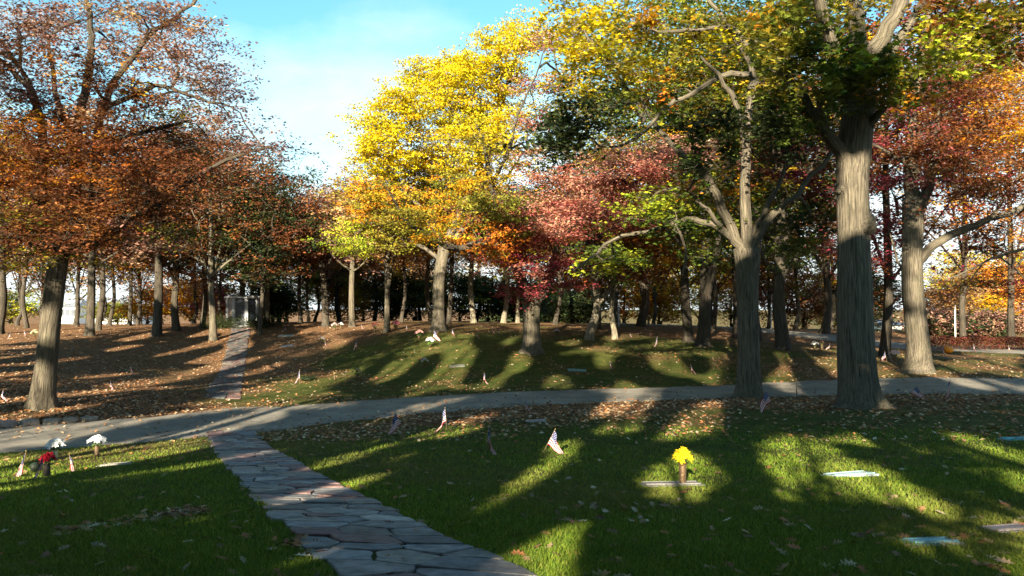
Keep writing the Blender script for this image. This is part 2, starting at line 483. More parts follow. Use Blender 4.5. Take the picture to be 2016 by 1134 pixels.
# second road curving away behind the oaks on the right
far_r = np.array([[70, 26], [45, 36], [34, 41], [27, 44], [22.5, 49], [20.5, 55], [17, 63], [8, 74], [-5, 84.0]])
_t = np.linspace(0, len(far_r) - 1, 160)
_cx = np.interp(_t, range(len(far_r)), far_r[:, 0]); _cy = np.interp(_t, range(len(far_r)), far_r[:, 1])
_kk = np.exp(-0.5 * (np.arange(-15, 16) / 6.0) ** 2); _kk /= _kk.sum()
_cx = np.convolve(np.pad(_cx, 15, mode='edge'), _kk, 'valid'); _cy = np.convolve(np.pad(_cy, 15, mode='edge'), _kk, 'valid')
_tx = np.gradient(_cx); _ty = np.gradient(_cy); _l = np.hypot(_tx, _ty)
_nx, _ny = -_ty / _l, _tx / _l
strip('far_road', np.stack([_cx + _nx * 2.3, _cy + _ny * 2.3], 1), np.stack([_cx - _nx * 2.3, _cy - _ny * 2.3], 1), 9, 0.05, M_ROAD)

# flagstone path: soil bed + irregular slabs
def path_pts(y0, y1, w):
    ys = np.arange(y0, y1, 0.2); xc = path_x(ys)
    jl = 0.05 * wob(ys, ys * 0, 6); jr = 0.05 * wob(ys, ys * 0 + 8, 6)
    return np.stack([xc - w + jl, ys], 1), np.stack([xc + w + jr, ys], 1)
soil = col_mat('soil', rough=0.95, spec=0.1, noise=0.5, nscale=14)
def const_col(o, c):
    a = o.data.attributes.new('col', 'FLOAT_COLOR', 'FACE')
    a.data.foreach_set('color', np.tile(np.array([*c, 1], np.float32), len(o.data.polygons)))
for (y0, y1) in ((-2.5, 21.2), (29, 55)):
    A_, B_ = path_pts(y0, y1, HALF - 0.02)
    o = strip('path_bed', A_, B_, 6, 0.012, soil); const_col(o, (0.075, 0.06, 0.04))
def clip_poly(poly, a, b, c):
    """keep the side a*x+b*y<=c"""
    out = []
    for i in range(len(poly)):
        p, q_ = poly[i], poly[(i + 1) % len(poly)]
        fp, fq = a*p[0] + b*p[1] - c, a*q_[0] + b*q_[1] - c
        if fp <= 0: out.append(p)
        if fp * fq < 0:
            t = fp / (fp - fq); out.append((p[0] + (q_[0]-p[0]) * t, p[1] + (q_[1]-p[1]) * t))
    return out
def flagstones(y0, y1, row=0.33, dim=1.0):
    mb = MB(); seeds = []
    s = y0; k = 0
    while s < y1:
        n_ = random.choice((2, 3, 3, 4, 3))
        for j in range(n_):
            seeds.append((-HALF + (j + 0.5) * 2 * HALF / n_ + random.uniform(-.16, .16), s + random.uniform(-.14, .14)))
        s += row * random.uniform(0.75, 1.35)
    S = np.array(seeds)
    cols = [(0.21,0.235,0.27),(0.19,0.205,0.235),(0.255,0.265,0.28),(0.29,0.20,0.20),(0.25,0.17,0.185),(0.27,0.19,0.20),(0.22,0.22,0.235),(0.24,0.215,0.205),(0.17,0.185,0.21),(0.30,0.30,0.30)]
    for i, (u, v) in enumerate(seeds):
        jl, jr = random.uniform(-.05, .07), random.uniform(-.05, .07)
        AN = 1.05
        poly = [(-HALF - jl, v - 1.2), (HALF + jr, v - 1.2), (HALF + jr, v + 1.2), (-HALF - jl, v + 1.2)]
        for j in np.where((np.abs(S[:, 1] - v) < 1.6))[0]:
            if j == i: continue
            a, b = S[j, 0] - u, (S[j, 1] - v) * AN * AN; l = math.hypot(a, b)
            gap = random.uniform(0.004, 0.014)
            poly = clip_poly(poly, a / l, b / l, (a * (u + S[j, 0]) / 2 + b * (v + S[j, 1]) / 2) / l - gap)
            if len(poly) < 3: break
        if len(poly) < 3: continue
        for it in range(1):                               # worn corners
            q_ = []
            for a in range(len(poly)):
                p, n2 = poly[a], poly[(a + 1) % len(poly)]
                q_ += [(p[0]*.9 + n2[0]*.1, p[1]*.9 + n2[1]*.1), (p[0]*.5 + n2[0]*.5 + random.uniform(-.012,.012), p[1]*.5 + n2[1]*.5 + random.uniform(-.012,.012)), (p[0]*.1 + n2[0]*.9, p[1]*.1 + n2[1]*.9)]
            poly = q_
        poly = [(p[0] + random.uniform(-.011, .011), p[1] + random.uniform(-.011, .011)) for p in poly]
        P = np.array(poly); X = path_x(P[:, 1]) + P[:, 0]; Y = P[:, 1]
        cx_, cy_ = X.mean(), Y.mean()
        base = h1(cx_, cy_); sl = (h1(cx_, cy_ + .3) - base) / .3; sl2 = (h1(cx_ + .3, cy_) - base) / .3
        ti = random.uniform(-.02, .02); tj = random.uniform(-.02, .02); lift = random.uniform(0.026, 0.042)
        Z = base + (Y - cy_) * (sl + ti) + (X - cx_) * (sl2 + tj) + lift
        n_ = len(poly); c = random.choice(cols); f_ = random.uniform(.45, .95) * dim; c = (c[0] * f_ * 1.12, c[1] * f_ * .98, c[2] * f_ * .86)
        top = list(zip(cx_ + (X - cx_) * .975, cy_ + (Y - cy_) * .975, Z)); mid = list(zip(X, Y, Z - .008)); bot = list(zip(X, Y, Z - .08))
        vs_ = top + mid + bot
        fs_ = [tuple(range(n_))] + [(n_ + k_, n_ + (k_+1) % n_, (k_+1) % n_, k_) for k_ in range(n_)] + [(2*n_ + k_, 2*n_ + (k_+1) % n_, n_ + (k_+1) % n_, n_ + k_) for k_ in range(n_)]
        mb.add(vs_, fs_, c)
    return mb
fp = flagstones(-2, 21.1).build('path', M_STONE); tag(fp, kind='structure')
fp2 = flagstones(29.2, 54.6, 0.40, .5).build('path', M_STONE); tag(fp2, kind='structure')  # far slabs darkened, the shade on the slope put into their colour

# ------------------------------------------------------------------ trees
PAL = {
 'yellow': [(.56,.45,.011),(.52,.42,.010),(.43,.38,.014),(.55,.38,.012)],
 'gold':   [(.55,.27,.015),(.48,.20,.012),(.55,.36,.02)],
 'orange': [(.46,.15,.015),(.38,.11,.015),(.50,.22,.02)],
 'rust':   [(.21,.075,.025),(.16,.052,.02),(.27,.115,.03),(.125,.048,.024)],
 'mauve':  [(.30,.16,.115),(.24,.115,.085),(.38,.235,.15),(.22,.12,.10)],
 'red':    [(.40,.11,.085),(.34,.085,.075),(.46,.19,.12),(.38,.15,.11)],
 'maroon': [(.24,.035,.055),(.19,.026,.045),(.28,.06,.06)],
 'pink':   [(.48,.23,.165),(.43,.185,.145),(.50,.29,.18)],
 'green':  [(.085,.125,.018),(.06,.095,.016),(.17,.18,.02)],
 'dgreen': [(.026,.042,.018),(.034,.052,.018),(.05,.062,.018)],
 'lime':   [(.34,.38,.025),(.25,.31,.025),(.40,.38,.03)],
 'olive':  [(.22,.20,.025),(.30,.235,.025),(.13,.14,.02)],
 'tan':    [(.46,.27,.11),(.38,.20,.08),(.50,.33,.14)],
}
KITE = np.array([(-.5, 0, 0), (0, -.32, .06), (.5, 0, -.02), (0, .32, .06)])
MAPLE = np.array([(-.5,0,0),(-.12,-.14,.03),(-.22,-.46,.0),(.10,-.26,.04),(.22,-.34,.02),(.24,-.12,.04),(.55,0,-.04),(.24,.12,.04),(.22,.34,.02),(.10,.26,.04),(-.22,.46,.0),(-.12,.14,.03)])
OAKL = np.array([(-.5,0,0),(-.30,-.08,.02),(-.28,-.26,.05),(-.10,-.08,.02),(-.02,-.32,.06),(.12,-.10,.02),(.26,-.24,.05),(.30,-.06,.01),(.5,0,.03),(.30,.06,.01),(.26,.24,.05),(.12,.10,.02),(-.02,.32,.06),(-.10,.08,.02),(-.28,.26,.05),(-.30,.08,.02)])

def leaf_object(name, C, size, cols, mat, parent, shape=KITE, up=0.55, origin=(0, 0, 0), flat=None):
    n = len(C)
    Nn = rng.normal(size=(n, 3)); Nn /= np.linalg.norm(Nn, axis=1)[:, None]
    Nn[:, 2] = np.abs(Nn[:, 2]) if flat is None else Nn[:, 2]
    Nn = Nn * (1 - up) + np.array([0, 0, up]); Nn /= np.linalg.norm(Nn, axis=1)[:, None]
    if flat is not None:
        Nn = flat
    Rr = rng.normal(size=(n, 3)); T = np.cross(Nn, Rr); T /= np.linalg.norm(T, axis=1)[:, None]; B = np.cross(Nn, T)
    k = len(shape)
    curl = rng.uniform(-0.6, 1.8, (n, 1, 1))
    S = size[:, None, None]
    V = C[:, None, :] + S * (shape[None, :, 0:1] * T[:, None] + shape[None, :, 1:2] * B[:, None] + curl * shape[None, :, 2:3] * Nn[:, None])
    V = V.reshape(-1, 3) - np.array(origin)
    return mesh_np(name, V, np.arange(n * k), np.arange(n) * k, mat, parent, fcol=cols)

class Tubes:
    def __init__(s): s.V = []; s.L = []; s.S = []; s.B = []; s.nv = 0; s.nl = 0
    def add(s, P, rad, n, ridged=0.0, flare=None):
        P = np.asarray(P, float); rad = np.asarray(rad, float); m_ = len(P)
        T = np.gradient(P, axis=0); T /= np.linalg.norm(T, axis=1)[:, None] + 1e-9
        a = np.cross(T[0], (0.31, 0.87, 0.12)); a /= np.linalg.norm(a)
        A = np.empty((m_, 3))
        for i in range(m_):
            a = a - T[i] * a.dot(T[i]); a /= np.linalg.norm(a) + 1e-9; A[i] = a
        Bv = np.cross(T, A)
        th = np.arange(n) * 2 * math.pi / n
        rr = np.repeat(rad[:, None], n, 1)
        if ridged > 0:
            ph = rng.uniform(0, 6.28, 6)
            rr = rr * (1 + ridged * (np.sin(3*th + ph[0])[None] * .5 + np.sin(2*th + ph[1])[None] * .5 + .35 * np.sin(5*th[None] + ph[2] + P[:, 2:3] * 1.3)))
        if flare is not None:
            ph = rng.uniform(0, 6.28)
            rr = rr * (1 + flare[:, None] * (0.5 + 0.38 * np.sin(5 * th + ph)[None] + .22 * np.sin(3 * th + 2 * ph)[None]))
        V = P[:, None] + rr[..., None] * (np.cos(th)[None, :, None] * A[:, None] + np.sin(th)[None, :, None] * Bv[:, None])
        ln = np.concatenate([[0], np.cumsum(np.linalg.norm(np.diff(P, axis=0), axis=1))]) + rng.uniform(0, 50)
        bk = np.stack([np.cos(th)[None] * rr, np.sin(th)[None] * rr, np.repeat(ln[:, None], n, 1)], -1)
        ii = np.arange(m_ * n).reshape(m_, n) + s.nv
        jj = np.roll(ii, -1, 1)
        q_ = np.stack([ii[:-1], jj[:-1], jj[1:], ii[1:]], -1).reshape(-1, 4)
        s.V.append(V.reshape(-1, 3)); s.B.append(bk.reshape(-1, 3))
        s.L.append(q_.ravel()); s.S.append(np.arange(len(q_)) * 4 + s.nl)
        s.nl += q_.size; s.nv += m_ * n
        # end cap
        s.L.append(ii[-1]); s.S.append(np.array([s.nl])); s.nl += n
    def build(s, name, mat, parent, origin):
        return mesh_np(name, np.concatenate(s.V) - np.array(origin), np.concatenate(s.L), np.concatenate(s.S), mat, parent, smooth=True, pvec=np.concatenate(s.B))

def resample(P, rad, step):
    P = np.asarray(P, float); rad = np.asarray(rad, float)
    t = np.arange(len(P))
    # Catmull-Rom through the points
    n_ = max(2, int(np.linalg.norm(np.diff(P, axis=0), axis=1).sum() / step))
    u = np.linspace(0, len(P) - 1, n_ + 1)
    i1 = np.clip(np.floor(u).astype(int), 0, len(P) - 2); f = (u - i1)[:, None]
    p0 = P[np.clip(i1 - 1, 0, None)]; p1 = P[i1]; p2 = P[i1 + 1]; p3 = P[np.clip(i1 + 2, None, len(P) - 1)]
    Q = 0.5 * ((2*p1) + (-p0 + p2)*f + (2*p0 - 5*p1 + 4*p2 - p3)*f**2 + (-p0 + 3*p1 - 3*p2 + p3)*f**3)
    return Q, np.interp(u, t, rad)

CARVE = None
def make_tree(name, label, cat, group, base, limbs, clumps, cols, leaf=0.14, nleaf=55, spread=(.42, .26), shape=KITE,
              bark=None, limb_bark=None, tip=0.011, twigs=3, sides=14, hero=True, carve=False, bare=0.0, sun_up=0.5, jit=0.2, gaps=None):
    """limbs: list of (points, radii), the first is the trunk; clumps: (n,3) twig ends; cols: (n,3) leaf colour of each clump"""
    root = thing(name, tuple(base), label, cat, group)
    tb0 = Tubes(); tb = Tubes(); org = np.array(base, float)
    nodes, nrad, nroot = [], [], []
    for li, (P, rad) in enumerate(limbs):
        Q, rr = resample(P, rad, 0.30 if hero else 0.55)
        if hero and li > 0:
            w_ = rng.normal(size=Q.shape) * np.minimum(rr, .05)[:, None] * .55; w_[0] = 0; Q = Q + w_
        fl = None
        if li == 0:
            hh = Q[:, 2] - Q[0, 2]; fl = 0.95 * np.exp(-hh / 0.30) * (1 if hero else .7)
        (tb0 if li == 0 else tb).add(Q, rr, sides if li == 0 else max(6, sides - 5), ridged=0.05 if li == 0 else 0.03, flare=fl)
        start = len(Q) // 2 if li == 0 else 1
        nodes.append(Q[start:]); nrad.append(rr[start:])
        nroot.append(np.linalg.norm(Q[start:] - Q[0], axis=1))
    nodes = np.concatenate(nodes); nrad = np.concatenate(nrad); nroot = np.concatenate(nroot)
    n0 = len(nodes); cap = n0 + len(clumps) * 14 + 10
    NP = np.empty((cap, 3)); NP[:n0] = nodes; par = np.full(cap, -1); cnt = np.zeros(cap, int); NR = np.zeros(cap); NR[:n0] = nroot
    k = n0; chains = []
    dmin = np.array([np.min(np.linalg.norm(nodes - c, axis=1)) for c in clumps]) if len(clumps) else np.array([])
    for ci in np.argsort(dmin):
        t = clumps[ci]
        dd = np.linalg.norm(NP[:k] - t, axis=1)
        b = int(np.argmin(dd + 0.22 * NR[:k])); p0 = NP[b].copy(); ln = dd[b]
        ns = int(np.clip(math.ceil(ln / 0.45), 2, 12))
        u = np.linspace(0, 1, ns + 1)[1:, None]
        ctrl = p0 + (t - p0) * 0.5 + np.array([0, 0, 0.10 * ln]) + rng.normal(size=3) * 0.10 * ln
        Q = (1-u)**2 * p0 + 2*u*(1-u) * ctrl + u*u * t
        Q[:-1] += rng.normal(size=(ns - 1, 3)) * 0.035
        ids = [b]
        for j in range(ns):
            NP[k] = Q[j]; par[k] = ids[-1]; NR[k] = NR[b] + ln * (j + 1) / ns; ids.append(k); k += 1
        chains.append(ids)
        w_ = ids[-1]
        while w_ >= n0: cnt[w_] += 1; w_ = par[w_]
    for ids in chains:
        P = NP[ids]; r_ = tip * np.sqrt(np.maximum(cnt[ids], 1))
        b = ids[0]
        r_[0] = min(nrad[b] * 0.75, r_[1] * 1.25) if b < n0 else min(tip * math.sqrt(cnt[b]), r_[1] * 1.15)
        r_[-1] = tip * 0.55
        tb.add(P, r_, 5 if r_[1] > .03 else 4 if hero else 3)
    # leaves
    C = []; cc = []; sz = []
    for i, c in enumerate(clumps):
        n_ = max(1, int(nleaf * rng.uniform(0.55, 1.45)))
        if rng.random() < bare: n_ = int(n_ * 0.25)
        s_ = rng.uniform(.75, 1.3)
        sub = rng.normal(size=(5, 3)) * np.array([spread[0], spread[0], spread[1]]) * s_
        pick = rng.integers(0, 5, n_)
        p = c + sub[pick] + rng.normal(size=(n_, 3)) * np.array([spread[0], spread[0], spread[1]]) * 0.42 * s_
        C.append(p)
        cc.append(np.clip(cols[i] * (1 + rng.normal(size=(n_, 1)) * jit) * (1 + rng.normal(size=(n_, 3)) * 0.06), 0.008, .8))
        sz.append(leaf * rng.uniform(.65, 1.3, n_))
        for j in range(twigs):
            e = c + sub[j % 5]
            m_ = (c + e) / 2 + rng.normal(size=3) * .06
            tb.add(np.array([c, m_, e]), np.array([tip * .6, tip * .45, tip * .25]), 3)
    tb0.build('trunk', bark or M_BARK, root, org)
    tb.build('branches', limb_bark or bark or M_BARK, root, org)
    if len(C):
        C = np.concatenate(C); cc = np.concatenate(cc); sz = np.concatenate(sz)
        if gaps:
            keep = ~gap_mask(C, gaps); C, cc, sz = C[keep], cc[keep], sz[keep]
        if carve:
            keep = ~carve_mask(C); C, cc, sz = C[keep], cc[keep], sz[keep]
        leaf_object('crown', C, sz, cc, M_LEAF, root, shape=shape, up=sun_up, origin=org)
    return root

def pick_cols(pal, n, mixw=0.0, other=None):
    P = np.array(PAL[pal]); c = P[rng.integers(0, len(P), n)]
    c2 = P[rng.integers(0, len(P), n)]; f = rng.random((n, 1)); c = c * f + c2 * (1 - f)
    if other:
        O = np.array(PAL[other]); m_ = rng.random(n) < mixw; c[m_] = O[rng.integers(0, len(O), m_.sum())]
    return c

def blob_clumps(c, r, n, flat=0.85):
    d = rng.normal(size=(n, 3)); d /= np.linalg.norm(d, axis=1)[:, None]
    return c + d * (rng.random((n, 1)) ** 0.42) * r * np.array([1, 1, flat])

def hero(name, label, cat, base_px, d, trunk, limbs, blobs, dens=5.0, group=None, fork_r=None, extra_depth=1.6, flat=.85, **kw):
    """trunk: [(px,py,width_px)], limbs: [[(px,py[,dd])...], r0, r1], blobs: [(px,py,r_px,palette[,dd[,density]])]"""
    x, y = at(*base_px, d)[:2]; z = h1(x, y)
    s = d / F
    tp = [at(p[0], p[1], d) for p in trunk]; tp[0] = np.array([x, y, z - 0.15]); tr = [p[2] * s / 2 for p in trunk]
    L_ = [(np.array(tp), np.array(tr))]
    for pts, r0, r1 in limbs:
        P = []
        dd0 = rng.uniform(-1.2, 1.2)
        for i, p in enumerate(pts):
            dd = p[2] if len(p) > 2 else dd0 * i / max(1, len(pts) - 1)
            P.append(at(p[0], p[1], d + dd))
        L_.append((np.array(P), np.linspace(r0, r1, len(P))))
    Cs, cs = [], []
    for b in blobs:
        px, py, rp, pal = b[:4]
        dd = b[4] if len(b) > 4 and b[4] is not None else rng.uniform(-extra_depth, extra_depth)
        dn = b[5] if len(b) > 5 else 1.0
        r = rp * s; n_ = max(3, int(dens * dn * r * r + 2))
        c = blob_clumps(at(px, py, d + dd), r, n_, flat)
        Cs.append(c)
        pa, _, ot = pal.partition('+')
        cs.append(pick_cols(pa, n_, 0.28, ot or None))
    return make_tree(name, label, cat, group, (x, y, z), L_, np.concatenate(Cs), np.concatenate(cs), **kw)

def generic(name, label, cat, group, px, d, w_px, height, crown_base, crad, pal, lean=0.0, n=210, nleaf=62, leaf=0.2, fork=False, bark=None, other=None, flat=1.0, xy=None, carve=False, tip=.014, r_m=None, twigs=1, bare=0.0, mixw=.3, hollow=True):
    if xy is None:
        x = (px - PW/2) / F * d; y = d
    else:
        x, y = xy
    z = h1(x, y); r = r_m if r_m else w_px * d / F / 2
    top = np.array([x + lean * height + rng.uniform(-.5, .5), y + rng.uniform(-.5, .5), z + height * 0.86])
    b = np.array([x, y, z - 0.15])
    bend = rng.normal(size=2) * .2; lean = lean + rng.normal() * .022
    fz = crown_base
    P = [b, b + (0, 0, .5), np.array([x + lean * fz * .5 + bend[0], y + bend[1], z + fz * .5]), np.array([x + lean * fz + bend[0] * .6, y, z + fz]), np.array([x + lean * fz * 1.4, y, z + (fz + height) * .5]), top]
    L_ = [(np.array(P), np.array([r * 1.2, r, r * .88, r * .8, r * .45, r * .1]))]
    nl = rng.integers(3, 6)
    a0 = rng.uniform(0, 6.28)
    for i in range(nl):
        a = a0 + i * 2 * math.pi / nl + rng.uniform(-.4, .4)
        hs = fz * rng.uniform(0.8, 1.15) if not fork or i else fz * .55
        Pt = np.array(P); zz_ = z + hs; s0 = np.array([np.interp(zz_, Pt[:, 2], Pt[:, 0]), np.interp(zz_, Pt[:, 2], Pt[:, 1]), zz_])
        rr = crad * rng.uniform(.6, .9); up_ = (height - hs) * rng.uniform(.15, .6)
        if fork and i == 0: rr, up_ = crad * .45, (height - hs) * .7
        e = s0 + np.array([math.cos(a) * rr, math.sin(a) * rr, up_])
        m1 = s0 * .6 + e * .4 + np.array([0, 0, up_ * .12 * rng.uniform(-1, 1.5)]) + rng.normal(size=3) * .15
        rl = r * (.75 if fork and i == 0 else rng.uniform(.3, .5))
        L_.append((np.array([s0, m1, e]), np.array([rl, rl * .65, rl * .2])))
    c0 = np.array([x + lean * height * .7, y, z + (crown_base + height) / 2])
    dirs = rng.normal(size=(n, 3)); dirs /= np.linalg.norm(dirs, axis=1)[:, None]
    rad = rng.random((n, 1)) ** (.36 if hollow else .45)
    lump = 1 + .22 * np.sin(dirs[:, :1] * 4 + rng.uniform(0, 6)) * np.cos(dirs[:, 1:2] * 5 + rng.uniform(0, 6)) + .12 * rng.normal(size=(n, 1))
    Cc = c0 + dirs * rad * lump * np.array([crad, crad, (height - crown_base) / 2 * flat])
    low = Cc[:, 2] < z + crown_base * .8; Cc[low, 2] = z + crown_base * .8 + rng.random(low.sum()) * 1.2
    return make_tree(name, label, cat, group, (x, y, z), L_, Cc, pick_cols(pal, n, mixw, other), leaf=leaf, nleaf=nleaf, spread=(.62, .25), bark=bark or M_BARKD, tip=tip, twigs=twigs, sides=9, hero=False, carve=carve, bare=bare)

# ---- unseen oaks added for their shade; crowns cut open where sun patches should fall
_e1 = np.cross(LDIR, (0, 0, 1)); _e1 /= np.linalg.norm(_e1); _e2 = np.cross(_e1, LDIR)
SUNNY = [  # sunlit patches of ground, outlined where they lie (photo pixels)
 [(-200,925),(0,900),(200,876),(330,862),(400,856),(416,868),(420,888),(330,908),(250,922),(150,935),(0,985),(-200,1030)],
 [(-200,850),(0,838),(230,826),(430,800),(520,790),(600,788),(640,800),(470,812),(330,828),(215,852),(150,870),(0,893),(-200,920)],
 [(560,800),(640,792),(720,788),(700,800),(600,812)],[(500,822),(575,812),(570,824),(500,836)],
 [(330,800),(440,778),(540,740),(660,690),(720,680),(770,690),(740,720),(700,745),(650,765),(720,780),(600,792),(430,800)],
 [(590,930),(640,897),(720,870),(800,852),(850,842),(900,842),(870,858),(800,872),(720,902),(640,935)],
 [(860,1060),(930,1000),(1000,950),(1070,905),(1110,885),(1155,890),(1140,910),(1090,955),(1040,1000),(960,1040),(890,1070)],
 [(950,1100),(1000,1085),(1060,1045),(1130,1018),(1180,1012),(1185,1040),(1170,1080),(1160,1150),(1060,1200),(990,1150)],
 [(1262,962),(1300,912),(1345,880),(1400,900),(1415,935),(1395,965),(1300,972)],
 [(1490,915),(1560,898),(1640,888),(1715,908),(1790,950),(1850,990),(1890,1010),(1820,1022),(1740,995),(1640,945),(1540,935)],
 [(1470,965),(1560,955),(1620,975),(1560,998),(1480,990)],
 [(1150,850),(1220,818),(1275,812),(1278,848),(1200,868)],
 [(1610,868),(1670,842),(1720,848),(1780,872),(1860,895),(1760,888),(1690,880)],
 [(1180,800),(1230,790),(1290,795),(1270,815),(1190,815)],[(1395,788),(1440,782),(1445,800),(1405,810)],
 [(560,1134),(550,1095),(610,1068),(650,1110),(680,1170),(580,1170)],
 [(500,1005),(560,975),(640,955),(760,925),(800,925),(720,965),(640,990),(560,1008)],
 [(300,1060),(400,1020),(500,990),(520,1000),(420,1040),(330,1075)],
 [(1760,1085),(1790,1060),(1850,1055),(1890,1072),(1860,1095)],
 [(1900,1130),(1960,1085),(2040,1075),(2060,1134)],[(1960,905),(2060,890),(2060,1000),(1990,960)],
 [(1210,775),(1300,755),(1330,762),(1260,785)],[(1570,765),(1650,750),(1760,750),(1730,775),(1600,785)],
 [(1560,745),(1570,705),(1640,695),(1700,700),(1760,720),(1800,745),(1700,748)],[(1820,735),(1900,690),(2016,690),(2016,720),(1900,740)],
 [(1080,700),(1150,680),(1300,675),(1450,690),(1400,705),(1250,700)],[(780,690),(850,660),(900,668),(860,700),(760,720)],
 [(640,1080),(700,1060),(720,1090),(660,1110)],
]
SUN_RAYS = []   # (3-D spot that the sun reaches, radius of the gap)
def sunny_spot(px, py, d, r=0.6): SUN_RAYS.append((at(px, py, d), r))
for py in (505,522,560,570,615,632,650,668,728,745,775,790): sunny_spot(92 + (690 - py) * .12, py, 24.5, .42)
for py in range(320, 490, 18): sunny_spot(1682, py, 22.5, .5)
for py in (520,535,565,590,640,660,680,700,720,735): sunny_spot(1803, py, 32, .5)
for py in range(510, 650, 20): sunny_spot(865, py, 46, .5)
for py in (625, 650, 675): sunny_spot(1047, py, 37, .3)
for a in ((1344,890,10.2),(1344,915,10.2),(1344,945,10.2),(108,880,16.6),(108,895,16.6),(190,870,17),(190,890,17),(45,900,14.2),(136,915,14.5)): sunny_spot(*a, .62)
for y in range(320, 470, 20): sunny_spot(1466, y, 25.8, .4)
for a in ((1405,370),(1425,420),(1530,365),(1530,420)): sunny_spot(*a, 25.8, .4)
for a in ((1720,95),(1750,50),(1770,10),(1625,40),(1640,90)): sunny_spot(*a, 22.5, .45)
for a in ((108,885,16.5),(190,876,17),(85,930,14),(45,910,14.2),(136,910,14.5),(1345,900,10.2),(1343,935,10.2),(1090,860,15),(875,825,18)): sunny_spot(*a, .45)
SHADED = []    # spots that stay in the shade of those crowns
def shady_spot(px, py, d, r=0.5): SHADED.append((at(px, py, d), r))
for py in range(545, 770, 22): shady_spot(1473, py, 25.8)
for py in range(520, 800, 22): shady_spot(1684, py, 22.5, .62)
for py in (545, 590, 700): shady_spot(92 + (690 - py) * .12, py, 24.5, .30)
for py in range(190, 300, 22): shady_spot(1684, py, 22.5, .6)
def gap_mask(C, spots):
    m_ = np.zeros(len(C), bool)
    for (px, py, d, r) in spots:
        p = at(px, py, d); w = C - p
        for dr in (-LDIR, (np.array([0, 0, EYE]) - p) / np.linalg.norm(np.array([0, 0, EYE]) - p)):
            t = w @ dr; m_ |= (t > -.1) & (((w - t[:, None] * dr) ** 2).sum(1) < r * r)
    return m_
def inpoly(px, py, poly):
    c = np.zeros(len(px), bool); j = len(poly) - 1
    for i in range(len(poly)):
        xi, yi = poly[i]; xj, yj = poly[j]
        if yi != yj:
            c ^= ((yi > py) != (yj > py)) & (px < (xj - xi) * (py - yi) / (yj - yi) + xi)
        j = i
    return c
def carve_mask(C):
    t = (C[:, 2] + 2.0) / -LDIR[2]
    for _ in range(4):
        P = C + LDIR * t[:, None]
        t = t + (P[:, 2] - H(P[:, 0], P[:, 1])) / -LDIR[2]
    P = C + LDIR * t[:, None]
    px, py = to_px(P)
    px = px + rng.normal(size=len(px)) * 8; py = py + rng.normal(size=len(px)) * 3.2
    m_ = np.zeros(len(C), bool); vis = P[:, 1] > 2
    for poly in SUNNY: m_ |= inpoly(px, py, poly) & vis
    far = P[:, 1] > 30
    m_ |= far & (wob(P[:, 0] * 1.5, P[:, 1] * .45, 0.9) > np.where(P[:, 0] > -9, 0.12, .25))
    gu = P[:, 0] * math.cos(SHADOW_AZ) - P[:, 1] * math.sin(SHADOW_AZ); gv = P[:, 0] * math.sin(SHADOW_AZ) + P[:, 1] * math.cos(SHADOW_AZ)
    deep = (px < 640) & (py > 955)
    m_ |= vis & ~far & ~deep & (wob(gu * 1.25 + 4, gv * .30, 1.0) + rng.normal(size=len(px)) * .20 > .32)
    u, v = C @ _e1, C @ _e2
    for p, r in SUN_RAYS:
        m_ |= ((u - p @ _e1) ** 2 + (v - p @ _e2) ** 2 < (r * rng.uniform(.65, 1.25, len(u))) ** 2)
    for p, r in SHADED:
        m_ &= ~((u - p @ _e1) ** 2 + (v - p @ _e2) ** 2 < r * r)
    return m_
for (x, y, hgt, cb, cr_) in ((-21,-9,21,5,5),(-14.5,-13,21,4,5),(-8,-3,18,6.2,6),(-3.0,-14,22,3.5,5.2),(2.5,-3,18,6.2,6),(6.5,-13,21,3.2,5.2),(12,-4,18,5.5,6),(-28,-16,22,6,5),(-5.5,-24,26,4,5.5),(3.5,-26,26,5,5.5),(17,-20,23,4,5.5),(-16,-26,25,7,5.5),
  (-36,-6,17,4,5),(-24,23,15,4,4.6),(-27.5,28.5,16,4.0,5),(-27,14,14,5,4.5),(-24,-21,25,7,5.5),(-10,-32,28,6,6),(10,-32,28,6,6),(-1.5,-9,17,3,4.4),(-1,-21,25,4,5.2),(17,-8,18,4,5),(-10,-9,17,2.4,5),(-15,-4,16,5,4.6),(-8,-8,8,.8,3.4),(-12.5,-7,8,.8,3.4),(-4,-9,8,.8,3.4)):
    generic('shade_oak', 'unseen oak with a cut open crown added to shade the lawn', 'tree', 'unseen oaks added for shade', 0, 0, 0, hgt, cb, cr_, 'rust', n=420, nleaf=46, leaf=.34, xy=(x, y), r_m=.3, carve=True, tip=.006, other='olive', twigs=0, hollow=False)

